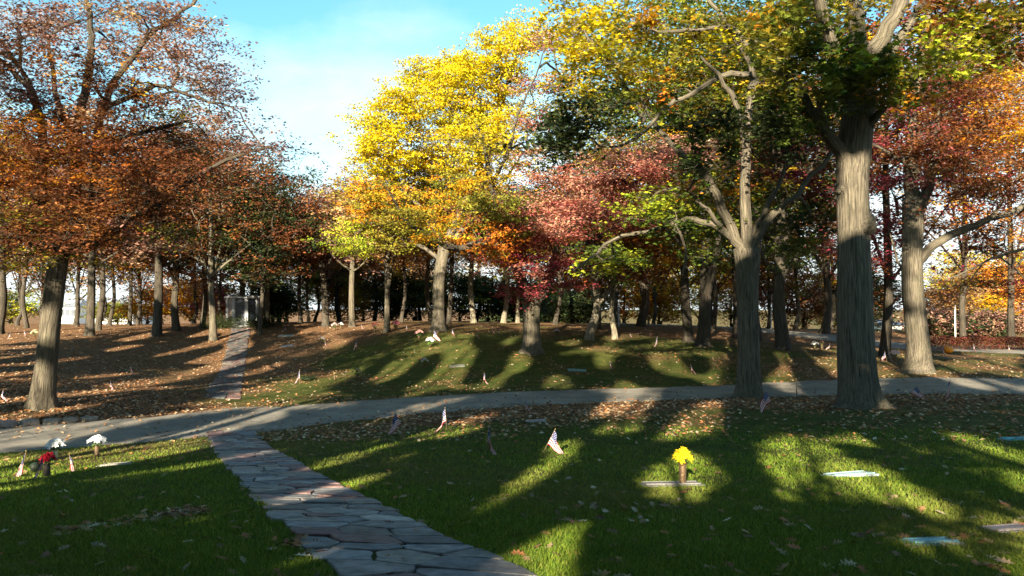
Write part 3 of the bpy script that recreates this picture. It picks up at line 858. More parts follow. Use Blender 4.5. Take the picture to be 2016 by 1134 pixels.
# ---- the oak at the left edge
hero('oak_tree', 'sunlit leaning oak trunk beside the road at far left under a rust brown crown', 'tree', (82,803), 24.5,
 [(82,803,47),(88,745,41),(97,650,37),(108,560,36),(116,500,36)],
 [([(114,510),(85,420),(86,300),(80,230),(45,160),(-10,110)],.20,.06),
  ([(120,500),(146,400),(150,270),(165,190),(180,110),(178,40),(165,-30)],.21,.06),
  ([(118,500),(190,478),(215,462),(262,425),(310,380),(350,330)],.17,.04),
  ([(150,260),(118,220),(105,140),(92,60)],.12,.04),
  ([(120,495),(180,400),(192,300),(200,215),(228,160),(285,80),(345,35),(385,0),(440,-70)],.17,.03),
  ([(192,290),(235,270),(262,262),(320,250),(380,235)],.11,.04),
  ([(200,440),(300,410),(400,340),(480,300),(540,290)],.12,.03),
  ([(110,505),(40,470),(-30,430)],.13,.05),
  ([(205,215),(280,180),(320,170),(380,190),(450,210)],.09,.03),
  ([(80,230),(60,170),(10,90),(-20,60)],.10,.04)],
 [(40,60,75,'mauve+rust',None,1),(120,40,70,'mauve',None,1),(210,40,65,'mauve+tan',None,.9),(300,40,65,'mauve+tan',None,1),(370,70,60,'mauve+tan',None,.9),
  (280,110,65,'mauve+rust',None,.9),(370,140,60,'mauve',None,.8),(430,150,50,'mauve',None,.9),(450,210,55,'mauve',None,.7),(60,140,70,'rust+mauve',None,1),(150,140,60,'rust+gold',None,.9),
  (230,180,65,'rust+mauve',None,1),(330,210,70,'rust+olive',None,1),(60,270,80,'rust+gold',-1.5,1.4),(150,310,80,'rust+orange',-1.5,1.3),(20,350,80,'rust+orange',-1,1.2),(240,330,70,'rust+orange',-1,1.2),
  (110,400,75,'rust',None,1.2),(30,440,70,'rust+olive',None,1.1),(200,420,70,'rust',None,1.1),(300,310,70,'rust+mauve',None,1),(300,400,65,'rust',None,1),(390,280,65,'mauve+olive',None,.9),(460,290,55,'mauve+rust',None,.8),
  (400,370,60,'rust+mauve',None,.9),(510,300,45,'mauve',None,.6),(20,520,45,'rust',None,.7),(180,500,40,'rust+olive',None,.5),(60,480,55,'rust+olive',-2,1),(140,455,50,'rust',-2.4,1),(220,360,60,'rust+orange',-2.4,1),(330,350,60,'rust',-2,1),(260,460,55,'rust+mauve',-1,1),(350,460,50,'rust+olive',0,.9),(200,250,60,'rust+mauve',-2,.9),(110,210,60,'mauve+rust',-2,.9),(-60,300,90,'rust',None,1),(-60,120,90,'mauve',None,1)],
 dens=12.5, nleaf=125, leaf=.125, limb_bark=M_BARKD, shape=OAKL, spread=(.46,.17), extra_depth=2.2)  # limbs get darker bark: crown shade put into their colour

# ---- the yellow oak in the middle
hero('oak_tree', 'bright yellow crowned oak with a pale sunlit trunk at the centre of the slope', 'tree', (865,650), 46,
 [(865,650,30),(864,615,24),(864,560,23),(869,520,23),(875,490,24)],
 [([(873,500),(900,430),(945,330),(925,275),(895,225),(870,170)],.27,.07),
  ([(872,498),(845,430),(800,380),(760,330),(735,290)],.20,.05),
  ([(880,490),(935,410),(965,300),(990,200),(1010,120)],.24,.06),
  ([(945,330),(900,310),(850,280),(800,240)],.12,.04),
  ([(868,510),(820,480),(770,455),(720,430)],.14,.04),
  ([(935,410),(990,360),(1030,300)],.12,.04)],
 [(770,300,62,'yellow',None,1.5),(735,290,34,'yellow',None,1.5),(725,325,26,'yellow',None,1.4),(765,240,48,'yellow',None,1.5),(800,200,45,'yellow',None,1.5),(830,150,45,'yellow',None,1.5),(885,130,45,'yellow',None,1.5),
  (860,210,60,'yellow',None,1.5),(930,170,60,'yellow',None,1.5),(965,110,48,'yellow',None,1.5),(1010,80,42,'yellow',None,1.5),(1050,60,30,'yellow',None,1.3),(940,250,58,'yellow+olive',None,1.2),(1000,170,50,'yellow',None,1.4),(1005,240,42,'yellow+olive',None,1.1),(860,290,60,'yellow+gold',None,1.2),
  (930,330,50,'yellow+olive',None,.9),(790,350,50,'olive+yellow',None,1.2),(850,340,50,'olive+gold',None,1.1),(720,385,45,'gold+olive',None,1.2),(770,405,50,'olive+gold',None,1.1),(860,400,55,'olive+gold',None,1.1),
  (930,400,48,'gold+olive',None,1.0),(720,440,36,'lime+olive',None,1.1),(790,460,45,'olive',None,.9),(880,455,45,'orange+gold',None,1.0),(695,480,30,'lime',None,1.2),(940,460,42,'olive+rust',None,.9),(1000,310,40,'olive+yellow',None,.9),(950,370,44,'olive+gold',-3,1.1),(990,430,40,'olive+rust',-12,1.2),(905,260,34,'yellow',-3,1.2),(960,290,36,'yellow+olive',-3,1),(970,480,34,'orange+olive',-12,1)],
 dens=8.5, nleaf=150, leaf=.15, spread=(.58,.17), extra_depth=2.4, sun_up=.35)

# ---- the forked oak with the red crown
hero('oak_tree', 'stout forked oak with red leaves and a dark leaning left stem', 'tree', (1047,691), 37,
 [(1047,691,40),(1047,665,35),(1046,630,34),(1047,600,36),(1050,585,38)],
 [([(1045,600),(1030,560),(1003,490),(988,435),(968,375),(957,300),(935,235)],.31,.045),
  ([(992,462),(975,468),(940,478),(890,490),(840,460),(795,432),(778,395),(750,360)],.23,.02),
  ([(1054,595),(1075,565),(1088,530),(1094,505)],.28,.22),
  ([(1094,508),(1112,492),(1150,480),(1185,462),(1240,425),(1290,400)],.13,.04),
  ([(1094,508),(1100,450),(1115,380),(1150,320),(1190,280)],.15,.04),
  ([(1150,480),(1165,440),(1200,410),(1240,395)],.07,.02),
  ([(965,370),(1000,300),(1018,230),(1050,160),(1075,90)],.10,.02)],
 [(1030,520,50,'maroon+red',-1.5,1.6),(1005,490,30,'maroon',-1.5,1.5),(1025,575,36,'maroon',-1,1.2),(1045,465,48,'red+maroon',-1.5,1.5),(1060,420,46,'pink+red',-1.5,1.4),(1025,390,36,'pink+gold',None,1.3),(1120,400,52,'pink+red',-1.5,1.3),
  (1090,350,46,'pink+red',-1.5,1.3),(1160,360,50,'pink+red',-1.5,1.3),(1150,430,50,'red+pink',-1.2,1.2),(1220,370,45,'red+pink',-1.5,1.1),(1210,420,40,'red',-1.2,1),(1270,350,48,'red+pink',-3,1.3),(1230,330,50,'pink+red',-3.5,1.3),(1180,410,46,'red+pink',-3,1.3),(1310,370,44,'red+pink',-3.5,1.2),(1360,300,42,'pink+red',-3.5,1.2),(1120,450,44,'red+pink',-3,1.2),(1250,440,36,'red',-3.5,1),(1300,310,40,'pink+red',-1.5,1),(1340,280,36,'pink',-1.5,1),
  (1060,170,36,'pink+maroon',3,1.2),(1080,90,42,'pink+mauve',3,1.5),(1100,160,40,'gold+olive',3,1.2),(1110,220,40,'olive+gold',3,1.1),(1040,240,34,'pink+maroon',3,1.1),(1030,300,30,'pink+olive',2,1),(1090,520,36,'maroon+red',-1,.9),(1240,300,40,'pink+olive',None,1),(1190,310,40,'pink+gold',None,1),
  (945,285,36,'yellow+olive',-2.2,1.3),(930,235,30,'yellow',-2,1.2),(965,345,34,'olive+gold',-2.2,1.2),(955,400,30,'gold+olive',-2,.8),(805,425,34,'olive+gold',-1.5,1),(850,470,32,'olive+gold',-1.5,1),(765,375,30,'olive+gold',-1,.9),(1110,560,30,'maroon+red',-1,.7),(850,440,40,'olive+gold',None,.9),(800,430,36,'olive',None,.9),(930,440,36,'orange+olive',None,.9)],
 dens=7.5, nleaf=115, flat=.5, limb_bark=M_BARKD, leaf=.14, spread=(.55,.14), extra_depth=1.8)  # darker bark on stems and limbs paints in their shading

# ---- the many-limbed maple at the near edge of the road
hero('maple_tree', 'dark maple at the road edge fanning out into many pale limbs', 'tree', (1473,776), 25.8,
 [(1473,776,50),(1474,745,44),(1474,680,41),(1472,600,40),(1471,540,43),(1470,490,52)],
 [([(1462,505),(1445,470),(1410,445),(1370,434),(1330,438),(1270,458),(1212,470),(1172,500),(1130,532)],.14,.03),
  ([(1464,495),(1440,450),(1405,370),(1375,335),(1330,290),(1290,245),(1262,190)],.20,.05),
  ([(1472,495),(1469,420),(1466,345),(1470,270),(1480,180),(1478,130),(1440,60),(1392,-5)],.21,.06),
  ([(1480,495),(1488,450),(1512,400),(1535,360),(1552,310)],.13,.05),
  ([(1480,500),(1500,450),(1525,418),(1575,375),(1630,310),(1660,260)],.16,.05),
  ([(1468,290),(1450,210),(1420,160),(1380,110)],.13,.04),
  ([(1479,145),(1416,152),(1350,195),(1310,212),(1262,262),(1235,282),(1190,290),(1162,268)],.10,.03),
  ([(1470,90),(1448,58),(1400,55),(1340,60),(1300,62)],.10,.04),
  ([(1270,240),(1230,170),(1180,110),(1150,60)],.10,.03),
  ([(1420,445),(1380,400),(1340,370),(1290,380)],.08,.02),
  ([(1330,440),(1350,500),(1344,540)],.05,.03),
  ([(1478,180),(1530,120),(1560,60),(1570,0)],.13,.05)],
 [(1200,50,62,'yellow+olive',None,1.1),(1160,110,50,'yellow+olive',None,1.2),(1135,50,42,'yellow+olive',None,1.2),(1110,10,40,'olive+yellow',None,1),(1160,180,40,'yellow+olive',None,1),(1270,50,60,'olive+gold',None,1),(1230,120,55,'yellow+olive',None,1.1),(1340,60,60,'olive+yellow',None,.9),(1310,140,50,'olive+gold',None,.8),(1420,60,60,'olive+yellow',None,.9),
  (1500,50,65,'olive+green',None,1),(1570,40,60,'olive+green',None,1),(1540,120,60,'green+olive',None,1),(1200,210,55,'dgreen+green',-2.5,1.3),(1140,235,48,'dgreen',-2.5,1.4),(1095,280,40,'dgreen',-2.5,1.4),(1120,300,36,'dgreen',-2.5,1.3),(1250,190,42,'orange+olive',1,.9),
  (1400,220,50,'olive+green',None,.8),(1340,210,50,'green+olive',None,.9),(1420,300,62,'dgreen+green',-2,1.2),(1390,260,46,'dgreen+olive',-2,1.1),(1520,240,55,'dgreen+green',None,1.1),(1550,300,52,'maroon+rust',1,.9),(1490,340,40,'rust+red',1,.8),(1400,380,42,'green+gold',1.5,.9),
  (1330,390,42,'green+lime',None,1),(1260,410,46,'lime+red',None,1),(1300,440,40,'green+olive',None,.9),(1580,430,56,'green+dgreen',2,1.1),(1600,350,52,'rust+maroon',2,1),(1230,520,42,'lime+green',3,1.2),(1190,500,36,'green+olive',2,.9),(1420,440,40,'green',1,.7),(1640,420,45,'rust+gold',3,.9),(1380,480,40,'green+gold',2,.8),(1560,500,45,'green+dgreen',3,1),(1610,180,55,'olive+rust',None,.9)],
 gaps=[(1466,y,25.8,.24) for y in range(325,410,14)] + [(1400,350,25.8,.22),(1408,375,25.8,.22),(1417,400,25.8,.22),(1425,425,25.8,.2),(1535,355,25.8,.2),(1515,395,25.8,.2),(1530,420,25.8,.2),(1380,57,25.8,.15),(1400,57,25.8,.15),(1478,225,25.8,.15),(1478,245,25.8,.15)], dens=10, nleaf=85, leaf=.165, shape=MAPLE, spread=(.48,.18), extra_depth=2.2)

# ---- the big trunk in front
hero('maple_tree', 'largest tree trunk with knobbly burls standing on the near lawn at right', 'tree', (1692,803), 22.5,
 [(1692,803,84),(1690,785,74),(1687,740,71),(1684,660,68),(1682,580,65),(1680,500,60),(1679,430,60),(1678,360,58),(1680,310,64),(1686,250,62),(1692,190,60),(1692,130,56)],
 [([(1672,330),(1648,285),(1620,250),(1595,205),(1560,165),(1520,130)],.22,.06),
  ([(1684,215),(1650,130),(1632,70),(1612,0),(1600,-60)],.26,.12),
  ([(1693,150),(1688,80),(1680,0),(1678,-60)],.30,.16),
  ([(1696,160),(1722,95),(1755,45),(1782,-20),(1800,-70)],.28,.16),
  ([(1735,125),(1768,80),(1795,40),(1825,-15)],.15,.09),
  ([(1697,270),(1720,240),(1760,195),(1790,170)],.14,.05),
  ([(1605,220),(1570,215),(1530,230)],.09,.03),
  ([(1800,20),(1860,10),(1910,40),(1960,60)],.09,.03),
  ([(1760,195),(1800,150),(1860,110),(1900,90)],.09,.03)],
 [(1640,110,55,'green+olive',-1.5,1.1),(1590,60,60,'green+olive',-1,1.1),(1550,110,55,'olive+green',-1,1.1),(1560,180,50,'green+olive',-1,1),(1690,200,40,'green+dgreen',-2,1.1),(1650,180,38,'green+olive',-2,1.1),(1725,140,34,'green+lime',-2.2,1),(1680,90,32,'green+olive',-2.2,.8),(1700,120,42,'green+lime',-2,1.2),(1670,150,40,'green',-2,1.2),(1760,165,46,'green+gold',-1.5,1),(1800,175,40,'lime+gold',-1,.9),(1710,60,30,'orange+gold',1,.5),
  (1590,230,46,'green+dgreen',-1,1),(1540,240,46,'dgreen+green',None,1),(1880,70,50,'lime+olive',-1,.8),(1930,60,50,'olive+lime',-1,.8),(1880,120,40,'lime+gold',-1,.7),(1850,20,50,'olive+rust',None,.8),(1630,20,50,'olive+green',None,.9),(1760,10,45,'olive+rust',1,.6),(1960,110,50,'lime+orange',None,.7),(1990,30,55,'olive+rust',None,.8),
  (1560,30,50,'olive+gold',None,1),(1700,200,36,'dgreen',1.5,.9),(1640,260,36,'dgreen+olive',1.5,.7),(1540,300,36,'dgreen',1,.8),(1740,120,30,'gold',-1,.5)],
 gaps=[(1722,92,22.5,.22),(1735,72,22.5,.26),(1750,50,22.5,.26),(1762,25,22.5,.22),(1632,70,22.5,.2),(1614,5,22.5,.2),(1795,40,22.5,.15),(1595,205,22.5,.2),(1648,290,22.5,.3)] + [(1682,y,22.5,.6) for y in range(310,480,25)], dens=11, nleaf=70, leaf=.19, shape=MAPLE, spread=(.44,.19), extra_depth=1.5, sides=26)

_bt = [o for o in COL.objects if o.get('label', '').startswith('largest tree trunk')][0]
for (px, py, rpx, ox, oy) in ((1658,372,13,-.06,-.25),(1699,444,19,.12,-.42),(1676,458,14,-.02,-.40)):
    c = at(px, py, 22.5); r_ = rpx * 22.5 / F
    tb_ = Tubes(); ax_ = np.array([ox, oy, .02]); ax_ = ax_ / np.linalg.norm(ax_)
    tt = np.linspace(-1, 1, 9); pr = r_ * np.sqrt(np.clip(1 - tt ** 2, .02, 1)) * (1 + .2 * rng.normal(size=9))
    c0 = c + np.array([0, -.27 if px > 1665 else -.1, 0])
    tb_.add(c0[None] + tt[:, None] * ax_[None] * r_ * .9, pr, 14, ridged=.22)
    tb_.build('burl', M_BARK, _bt, tuple(_bt.location))
# ---- the oak across the road on the right
hero('oak_tree', 'sunlit oak across the road at right with a long low limb and rust leaves', 'tree', (1806,733), 32,
 [(1806,733,62),(1808,715,48),(1808,680,44),(1803,630,41),(1797,560,40),(1796,500,38),(1797,440,40),(1798,390,40)],
 [([(1797,400),(1792,330),(1796,270),(1802,200),(1818,100),(1832,0)],.30,.10),
  ([(1803,430),(1822,385),(1834,330),(1842,270),(1850,200)],.24,.09),
  ([(1806,515),(1838,485),(1885,458),(1930,440),(1950,428),(1990,420),(2030,395),(2080,370)],.20,.07),
  ([(1845,320),(1885,275),(1930,240),(1972,210),(2030,170)],.15,.05),
  ([(1950,428),(1970,400),(1995,360),(2020,330)],.08,.03),
  ([(1793,330),(1750,300),(1710,280)],.12,.04),
  ([(1796,560),(1770,520),(1750,440)],.07,.03),
  ([(2032,394),(2060,430),(2050,475),(2010,492),(1950,512),(1900,535),(1860,552)],.09,.02)],
 [(1850,280,60,'rust+red',-1,1.1),(1920,290,62,'rust+orange',-1,1.1),(1985,260,60,'gold+orange',-1,1.2),(2010,180,60,'gold+orange',None,1.2),(1880,360,60,'rust+maroon',None,1),(1960,360,60,'rust+red',None,1),(1760,290,50,'rust+maroon',None,1),(1740,370,50,'maroon+rust',None,.9),
  (1840,190,60,'rust+maroon',None,.9),(1910,190,62,'rust+gold',None,1),(1980,120,62,'rust+gold',None,1),(1900,100,60,'rust+mauve',None,.9),(1770,450,45,'maroon+rust',1,.8),(1830,60,50,'rust+mauve',None,.8),(1990,40,60,'orange+rust',None,.9),(1760,200,50,'rust+maroon',None,.8),
  (1850,440,42,'rust+gold',1,.7),(1930,480,48,'rust+olive',2,.8),(2000,470,50,'rust+orange',1,.8),(2030,560,50,'maroon+rust',None,.9),(1900,560,40,'rust+olive',1,.7),(2050,300,70,'rust+orange',None,1),(1720,500,40,'maroon+rust',2,.7)],
 dens=11.5, nleaf=105, leaf=.15, shape=OAKL, spread=(.52,.17), extra_depth=2.5)

# ---- oaks and maples of the grove behind (px of the foot, distance, trunk width in px, height, crown base, crown radius, leaf colour ...)
GROVE = [
 # left of the columbarium
 ('dark oak trunk cut by the left edge of the photo at the crest', -2, 50, 18, 15, 4.2, 4.6, 'rust', 'olive', {}),
 ('slim dark oak in a gap just right of the left edge trunk', 52, 58, 9, 13, 4.4, 3.8, 'rust', 'gold', {}),
 ('pale sunlit thin trunk standing before the white building', 152, 60, 8, 12, 4.6, 3.4, 'rust', 'orange', {}),
 ('black thick oak trunk on the crest right of the leaning oak', 178, 50, 17, 15, 4.6, 4.4, 'rust', 'mauve', {}),
 ('brown oak trunk half hidden by the black thick trunk', 194, 54, 12, 14, 4.8, 3.8, 'mauve', 'rust', {}),
 ('thin dark oak in front of the white building facade', 217, 62, 8, 11, 4.3, 3.2, 'dgreen', 'olive', {}),
 ('narrow whitish trunk at the right end of the white building', 256, 62, 8, 11, 5, 3.0, 'rust', 'gold', {}),
 ('small leaning yellow leaved tree right of the white building', 272, 64, 7, 9, 3.6, 3.0, 'gold', 'olive', {}),
 ('straight dark oak with one sunlit band on its trunk', 310, 51, 19, 15, 5, 4.6, 'rust', 'mauve', {}),
 ('dark oak splitting low into two spreading stems', 347, 54, 15, 14, 3.6, 4.4, 'mauve', 'rust', {'fork': True, 'n': 260}),
 ('short brown oak between the split oak and the columbarium shrubs', 400, 56, 11, 15, 4.0, 4.4, 'rust', 'mauve', {}),
 ('mottled oak with a slanting trunk beside the columbarium', 420, 50, 15, 14.5, 3.8, 4.4, 'rust', 'dgreen', {'lean': -.04}),
 ('dark green leaved tree rising behind the columbarium roof', 475, 60, 13, 13.5, 3.2, 4.8, 'dgreen', 'rust', {'n': 280}),
 ('oak with a sunlit foot right beside the columbarium', 526, 56, 11, 12, 4.0, 4.2, 'dgreen', 'rust', {}),
 ('dark green leaved oak leaning over the columbarium from the right', 512, 52, 9, 10, 3.2, 3.5, 'dgreen', 'rust', {'n': 260}),
 # between columbarium and yellow oak
 ('thin tree behind the flags right of the columbarium oak', 592, 62, 8, 9.5, 4.2, 3.2, 'rust', 'mauve', {}),
 ('slim dark tree beside the thin tree behind the flags', 607, 64, 6, 9, 4, 3.0, 'mauve', 'rust', {}),
 ('broad dark oak lit at its foot on the leaf strewn crest', 641, 56, 15, 9.8, 4.4, 3.8, 'rust', 'mauve', {}),
 ('straight black oak trunk before the golden shrubs', 693, 55, 12, 10.5, 4.4, 3.6, 'mauve', 'rust', {}),
 ('grey shaded oak trunk with tan leaves left of the yellow oak', 762, 49, 12, 9, 4.6, 3.4, 'tan', 'olive', {'fork': True}),
 ('thin grey tree in front of the dark hedge', 791, 60, 7, 9, 4.4, 3.2, 'tan', 'rust', {}),
 ('dark trunk just left of the yellow oak trunk', 848, 58, 9, 10, 4.4, 3.4, 'rust', 'tan', {}),
 ('dark trunk peeping out behind the yellow oak trunk', 884, 54, 10, 11, 4.8, 3.4, 'tan', 'olive', {}),
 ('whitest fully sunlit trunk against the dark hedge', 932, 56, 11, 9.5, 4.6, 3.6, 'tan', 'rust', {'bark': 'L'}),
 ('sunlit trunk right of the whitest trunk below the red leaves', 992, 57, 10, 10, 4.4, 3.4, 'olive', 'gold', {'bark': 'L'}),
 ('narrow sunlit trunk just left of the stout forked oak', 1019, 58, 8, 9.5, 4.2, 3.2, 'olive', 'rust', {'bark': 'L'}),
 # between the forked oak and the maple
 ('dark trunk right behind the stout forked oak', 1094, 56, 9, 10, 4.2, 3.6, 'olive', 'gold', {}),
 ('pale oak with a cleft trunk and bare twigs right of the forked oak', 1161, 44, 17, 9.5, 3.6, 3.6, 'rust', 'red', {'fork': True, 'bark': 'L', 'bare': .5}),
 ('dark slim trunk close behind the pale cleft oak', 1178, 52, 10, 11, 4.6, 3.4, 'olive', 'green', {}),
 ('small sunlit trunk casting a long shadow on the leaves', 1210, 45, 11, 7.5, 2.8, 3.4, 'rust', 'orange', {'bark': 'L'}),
 ('twin stemmed dark oak with a round orange brown crown', 1262, 58, 18, 9.5, 3.4, 4.2, 'rust', 'orange', {'fork': True, 'n': 280}),
 ('dark straight oak with a bright foot left of a thicker oak', 1355, 43, 19, 11, 5, 3.8, 'green', 'lime', {}),
 ('thick mottled oak next to the dark straight oak', 1384, 41, 26, 12, 4.4, 4.0, 'green', 'gold', {'fork': True}),
 ('slim dark oak right behind the thick mottled oak', 1405, 54, 10, 11, 4.2, 3.6, 'gold', 'olive', {}),
 ('dark trunk showing at the left side of the many limbed maple', 1447, 48, 11, 11, 4.4, 3.6, 'green', 'rust', {}),
 ('spotted narrow trunk at the right side of the many limbed maple', 1493, 45, 13, 11, 4.6, 3.6, 'rust', 'green', {}),
 ('broad oak with dark and light patches left of the largest trunk', 1541, 39, 28, 12, 4.4, 4.2, 'dgreen', 'green', {}),
 ('black distant oak in front of the far road', 1625, 58, 17, 12, 4, 4.4, 'rust', 'maroon', {}),
 ('rust leaved oak behind the low limb of the sunlit oak', 1895, 52, 13, 15, 5, 4.6, 'rust', 'gold', {'n': 300}),
 ('orange leaved oak behind the limb tip near the right edge', 1990, 50, 14, 15, 5, 4.8, 'orange', 'rust', {'n': 300}),
 ('shaded slanting oak between the largest trunk and the sunlit oak', 1742, 39, 21, 11, 4.2, 3.8, 'maroon', 'rust', {'lean': .05}),
]
for (lab, px, d, w_, hg, cb, cr_, pal, oth, kw) in GROVE:
    kw = dict(kw)
    if px > 1100 and px not in (1161, 1210, 1262): hg, cr_, kw['n'] = hg + 6 + (px % 4), cr_ + 1.0, 360
    if kw.pop('bark', None) == 'L': kw['bark'] = M_BARKLIT  # these trunks carry their sunlight in the bark colour
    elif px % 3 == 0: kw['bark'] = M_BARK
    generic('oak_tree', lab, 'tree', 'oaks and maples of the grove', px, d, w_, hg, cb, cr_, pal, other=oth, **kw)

# ---- the deep wood behind them: many thin dark trunks
for k in range(30):
    px = -20 + k * 57 + rng.uniform(-18, 18); d = rng.uniform(62, 80)
    hg = rng.uniform(8.2, 9.6) if 520 < px < 760 else rng.uniform(11, 14)
    pal, oth = (('rust', 'mauve'), ('dgreen', 'rust'), ('mauve', 'olive'), ('olive', 'rust'), ('rust', 'gold'))[k % 5]
    generic('oak_tree', 'thin dark oak trunk in the deep wood behind the crest', 'tree', 'thin oaks of the deep wood', px, d, rng.uniform(6, 10), hg, rng.uniform(2.4, 3.6), rng.uniform(3.0, 3.8), pal, other=oth, n=150, nleaf=60, leaf=.22)
# ---- belt of loose leaves added out of view to block light from the low sky
_m = 26000; _a = rng.uniform(R(150), R(390), _m); _r = rng.uniform(50, 62, _m)
_X = _r * np.cos(_a); _Y = -4 + _r * np.sin(_a); _Z = H(_X, _Y) + rng.random(_m) * 9.5 * (1 + .15 * np.sin(_a * 23))
tag(leaf_object('shade_woods', np.stack([_X, _Y, _Z], 1), rng.uniform(.8, 1.5, _m), pick_cols('rust', _m, .5, 'dgreen'), M_LEAF, None), 'unseen belt of brown and green leaves added to block the low sky', 'shade_woods', kind='stuff')

# ---- tree belt and shrubs beyond the crest
BELT = [
 ('round golden tree beyond the crest between the split oak and columbarium', 380, 82, 5, 0.6, 3.2, 'gold', 'orange'),
 ('red leaved small tree glowing left of the columbarium wall', 428, 74, 3.8, .4, 2.0, 'red', 'gold'),
 ('yellow green bush beyond the crest at the far left', 20, 86, 4, .3, 3.0, 'olive', 'lime'),
 ('pale green shrub in front of the white building', 232, 92, 2.6, .2, 2.6, 'olive', 'green'),
 ('orange yellow shrub right of the white building', 290, 84, 4.2, .3, 2.6, 'gold', 'orange'),
 ('yellow green shrub in the gap right of the columbarium oak', 562, 74, 4.2, .3, 2.4, 'lime', 'olive'),
 ('dark evergreen bush behind the columbarium oak', 538, 70, 3.4, .1, 1.6, 'dgreen', 'dgreen'),
 ('golden tree behind the broad dark oak', 668, 80, 6.2, .6, 3.2, 'gold', 'yellow'),
 ('orange pink tree behind the straight black trunk', 715, 84, 6, .5, 3.2, 'tan', 'orange'),
 ('dark holly bush at the left end of the dark hedge', 770, 70, 4.2, .1, 2.2, 'dgreen', 'dgreen'),
 ('dark holly bush in the hedge left of the yellow oak trunk', 815, 71, 4.4, .1, 2.3, 'dgreen', 'green'),
 ('dark holly bush in the hedge right of the yellow oak trunk', 905, 70, 4.2, .1, 2.3, 'dgreen', 'olive'),
 ('dark holly bush in the hedge right of the whitest trunk', 960, 72, 4.2, .1, 2.3, 'dgreen', 'green'),
 ('pale yellow tree above the dark hedge', 815, 96, 8.5, 2, 3.6, 'tan', 'lime'),
 ('dark holly bush behind the dark trunk right of the forked oak', 1060, 76, 4.2, .1, 2.4, 'dgreen', 'dgreen'),
 ('dark green bush at the right end of the dark hedge', 1010, 74, 4.0, .1, 2.2, 'dgreen', 'olive'),
 ('bright green shrub behind the stout forked oak', 1078, 72, 3.8, .2, 2.0, 'lime', 'green'),
 ('dark dome shaped yew between forked oak and cleft oak', 1124, 62, 2.2, .0, 1.5, 'dgreen', 'dgreen'),
 ('rust shrub behind the cleft oak', 1150, 82, 5.5, .3, 2.8, 'rust', 'red'),
 ('orange tree behind the small sunlit trunk', 1230, 86, 7.5, .5, 3.6, 'orange', 'gold'),
 ('golden rounded shrub right of the twin stemmed oak', 1300, 82, 5.4, .3, 3.0, 'gold', 'orange'),
 ('tall bright yellow tree behind the thick mottled oak', 1375, 94, 11, .8, 5.0, 'yellow', 'lime'),
 ('yellow green tree behind the many limbed maple', 1440, 90, 9, .8, 4.0, 'gold', 'olive'),
 ('orange red tree right of the many limbed maple', 1515, 84, 8.4, .8, 3.2, 'orange', 'red'),
 ('brown thicket behind the far road', 1585, 84, 6.5, .3, 3.4, 'rust', 'tan'),
 ('yellow shrub left of the largest trunk', 1640, 88, 5.5, .3, 3.0, 'gold', 'olive'),
 ('dark bush behind the shaded slanting oak', 1712, 74, 6.5, .3, 3.0, 'dgreen', 'rust'),
 ('pale twiggy shrub right of the sunlit oak', 1862, 66, 4.4, .1, 2.2, 'tan', 'mauve'),
 ('dark low shrub behind the brown hedge', 1850, 62, 2.0, .0, 1.9, 'mauve', 'dgreen'),
 ('yellow tree above the orange shrubs right of the sunlit oak', 1890, 92, 9.5, 2, 4.2, 'yellow', 'olive'),
 ('orange spreading tree behind the white pole', 1930, 78, 6.8, .4, 4.0, 'orange', 'tan'),
 ('golden shrub right of the white pole', 1925, 70, 3.4, .1, 2.0, 'gold', 'olive'),
 ('orange tree near the right edge of the photo', 2010, 80, 7.4, .4, 3.8, 'orange', 'rust'),
 ('dark rounded bush on the far lawn at right', 1955, 62, 1.9, .0, 1.7, 'mauve', 'dgreen'),
 ('yellow tree high at the right edge of the photo', 2030, 96, 10, 3, 4.2, 'yellow', 'lime'),
 ('pale yellow tree far behind the twin stemmed oak', 1275, 105, 9, 1, 4.2, 'tan', 'lime'),
 ('pink brown tree top in the notch of sky', 640, 92, 11.5, 3, 4.6, 'mauve', 'tan'),
 ('tan tree top at the lower end of the sky gap', 690, 98, 14.5, 3, 4.4, 'tan', 'pink'),
]
for (lab, px, d, hg, cb, cr_, pal, oth) in BELT:
    bush = hg < 5
    generic('shrub' if bush else 'tree', lab, 'shrub' if bush else 'tree', 'shrubs and trees beyond the crest', px, d, 5, hg, cb, cr_, pal, other=oth, n=110 if bush else 190, nleaf=70, leaf=.24, r_m=.1 if bush else .17)

# ------------------------------------------------------------------ grass and fallen leaves
def sample_px(n, y0, y1, power=1.0):
    px = rng.uniform(-60, PW + 60, n); py = y0 + (y1 - y0) * rng.random(n) ** power
    P, ok = hit(px, py); return P[ok]
P = sample_px(300000, 838, 1190, 0.75)
P = P[~on_road(P[:, 0], P[:, 1], .02) & ~(on_path(P[:, 0], P[:, 1], -0.03))]
for (mx0, my0, mw, md, dd_) in ((1322,956,.80,.36,10.2),(1672,935,.74,.36,0),(1832,1069,.46,.30,0),(1990,1043,.52,.34,0),(2008,864,.70,.36,0),(228,915,.62,.34,0)):
    mp0 = at(mx0, my0, dd_) if dd_ else g(mx0, my0)
    P = P[~((np.abs(P[:, 0] - mp0[0]) < mw * .47) & (P[:, 1] - mp0[1] > -md * .75) & (P[:, 1] - mp0[1] < md * .47))]
dst = np.hypot(P[:, 0], P[:, 1]); n = len(P)
hgt = rng.uniform(.022, .055, n) * (1 + .25 * wob(P[:, 0], P[:, 1], 4)); wd = .0032 + dst * .00042
a = rng.uniform(0, 6.28, n); lean = rng.normal(size=(n, 2)) * .55 * hgt[:, None]
tx = np.stack([np.cos(a), np.sin(a), np.zeros(n)], 1) * wd[:, None]
V = np.empty((n, 3, 3)); Pb = P.copy(); Pb[:, 2] -= .004
V[:, 0] = Pb - tx; V[:, 1] = Pb + tx; V[:, 2] = P + np.concatenate([lean, hgt[:, None]], 1)
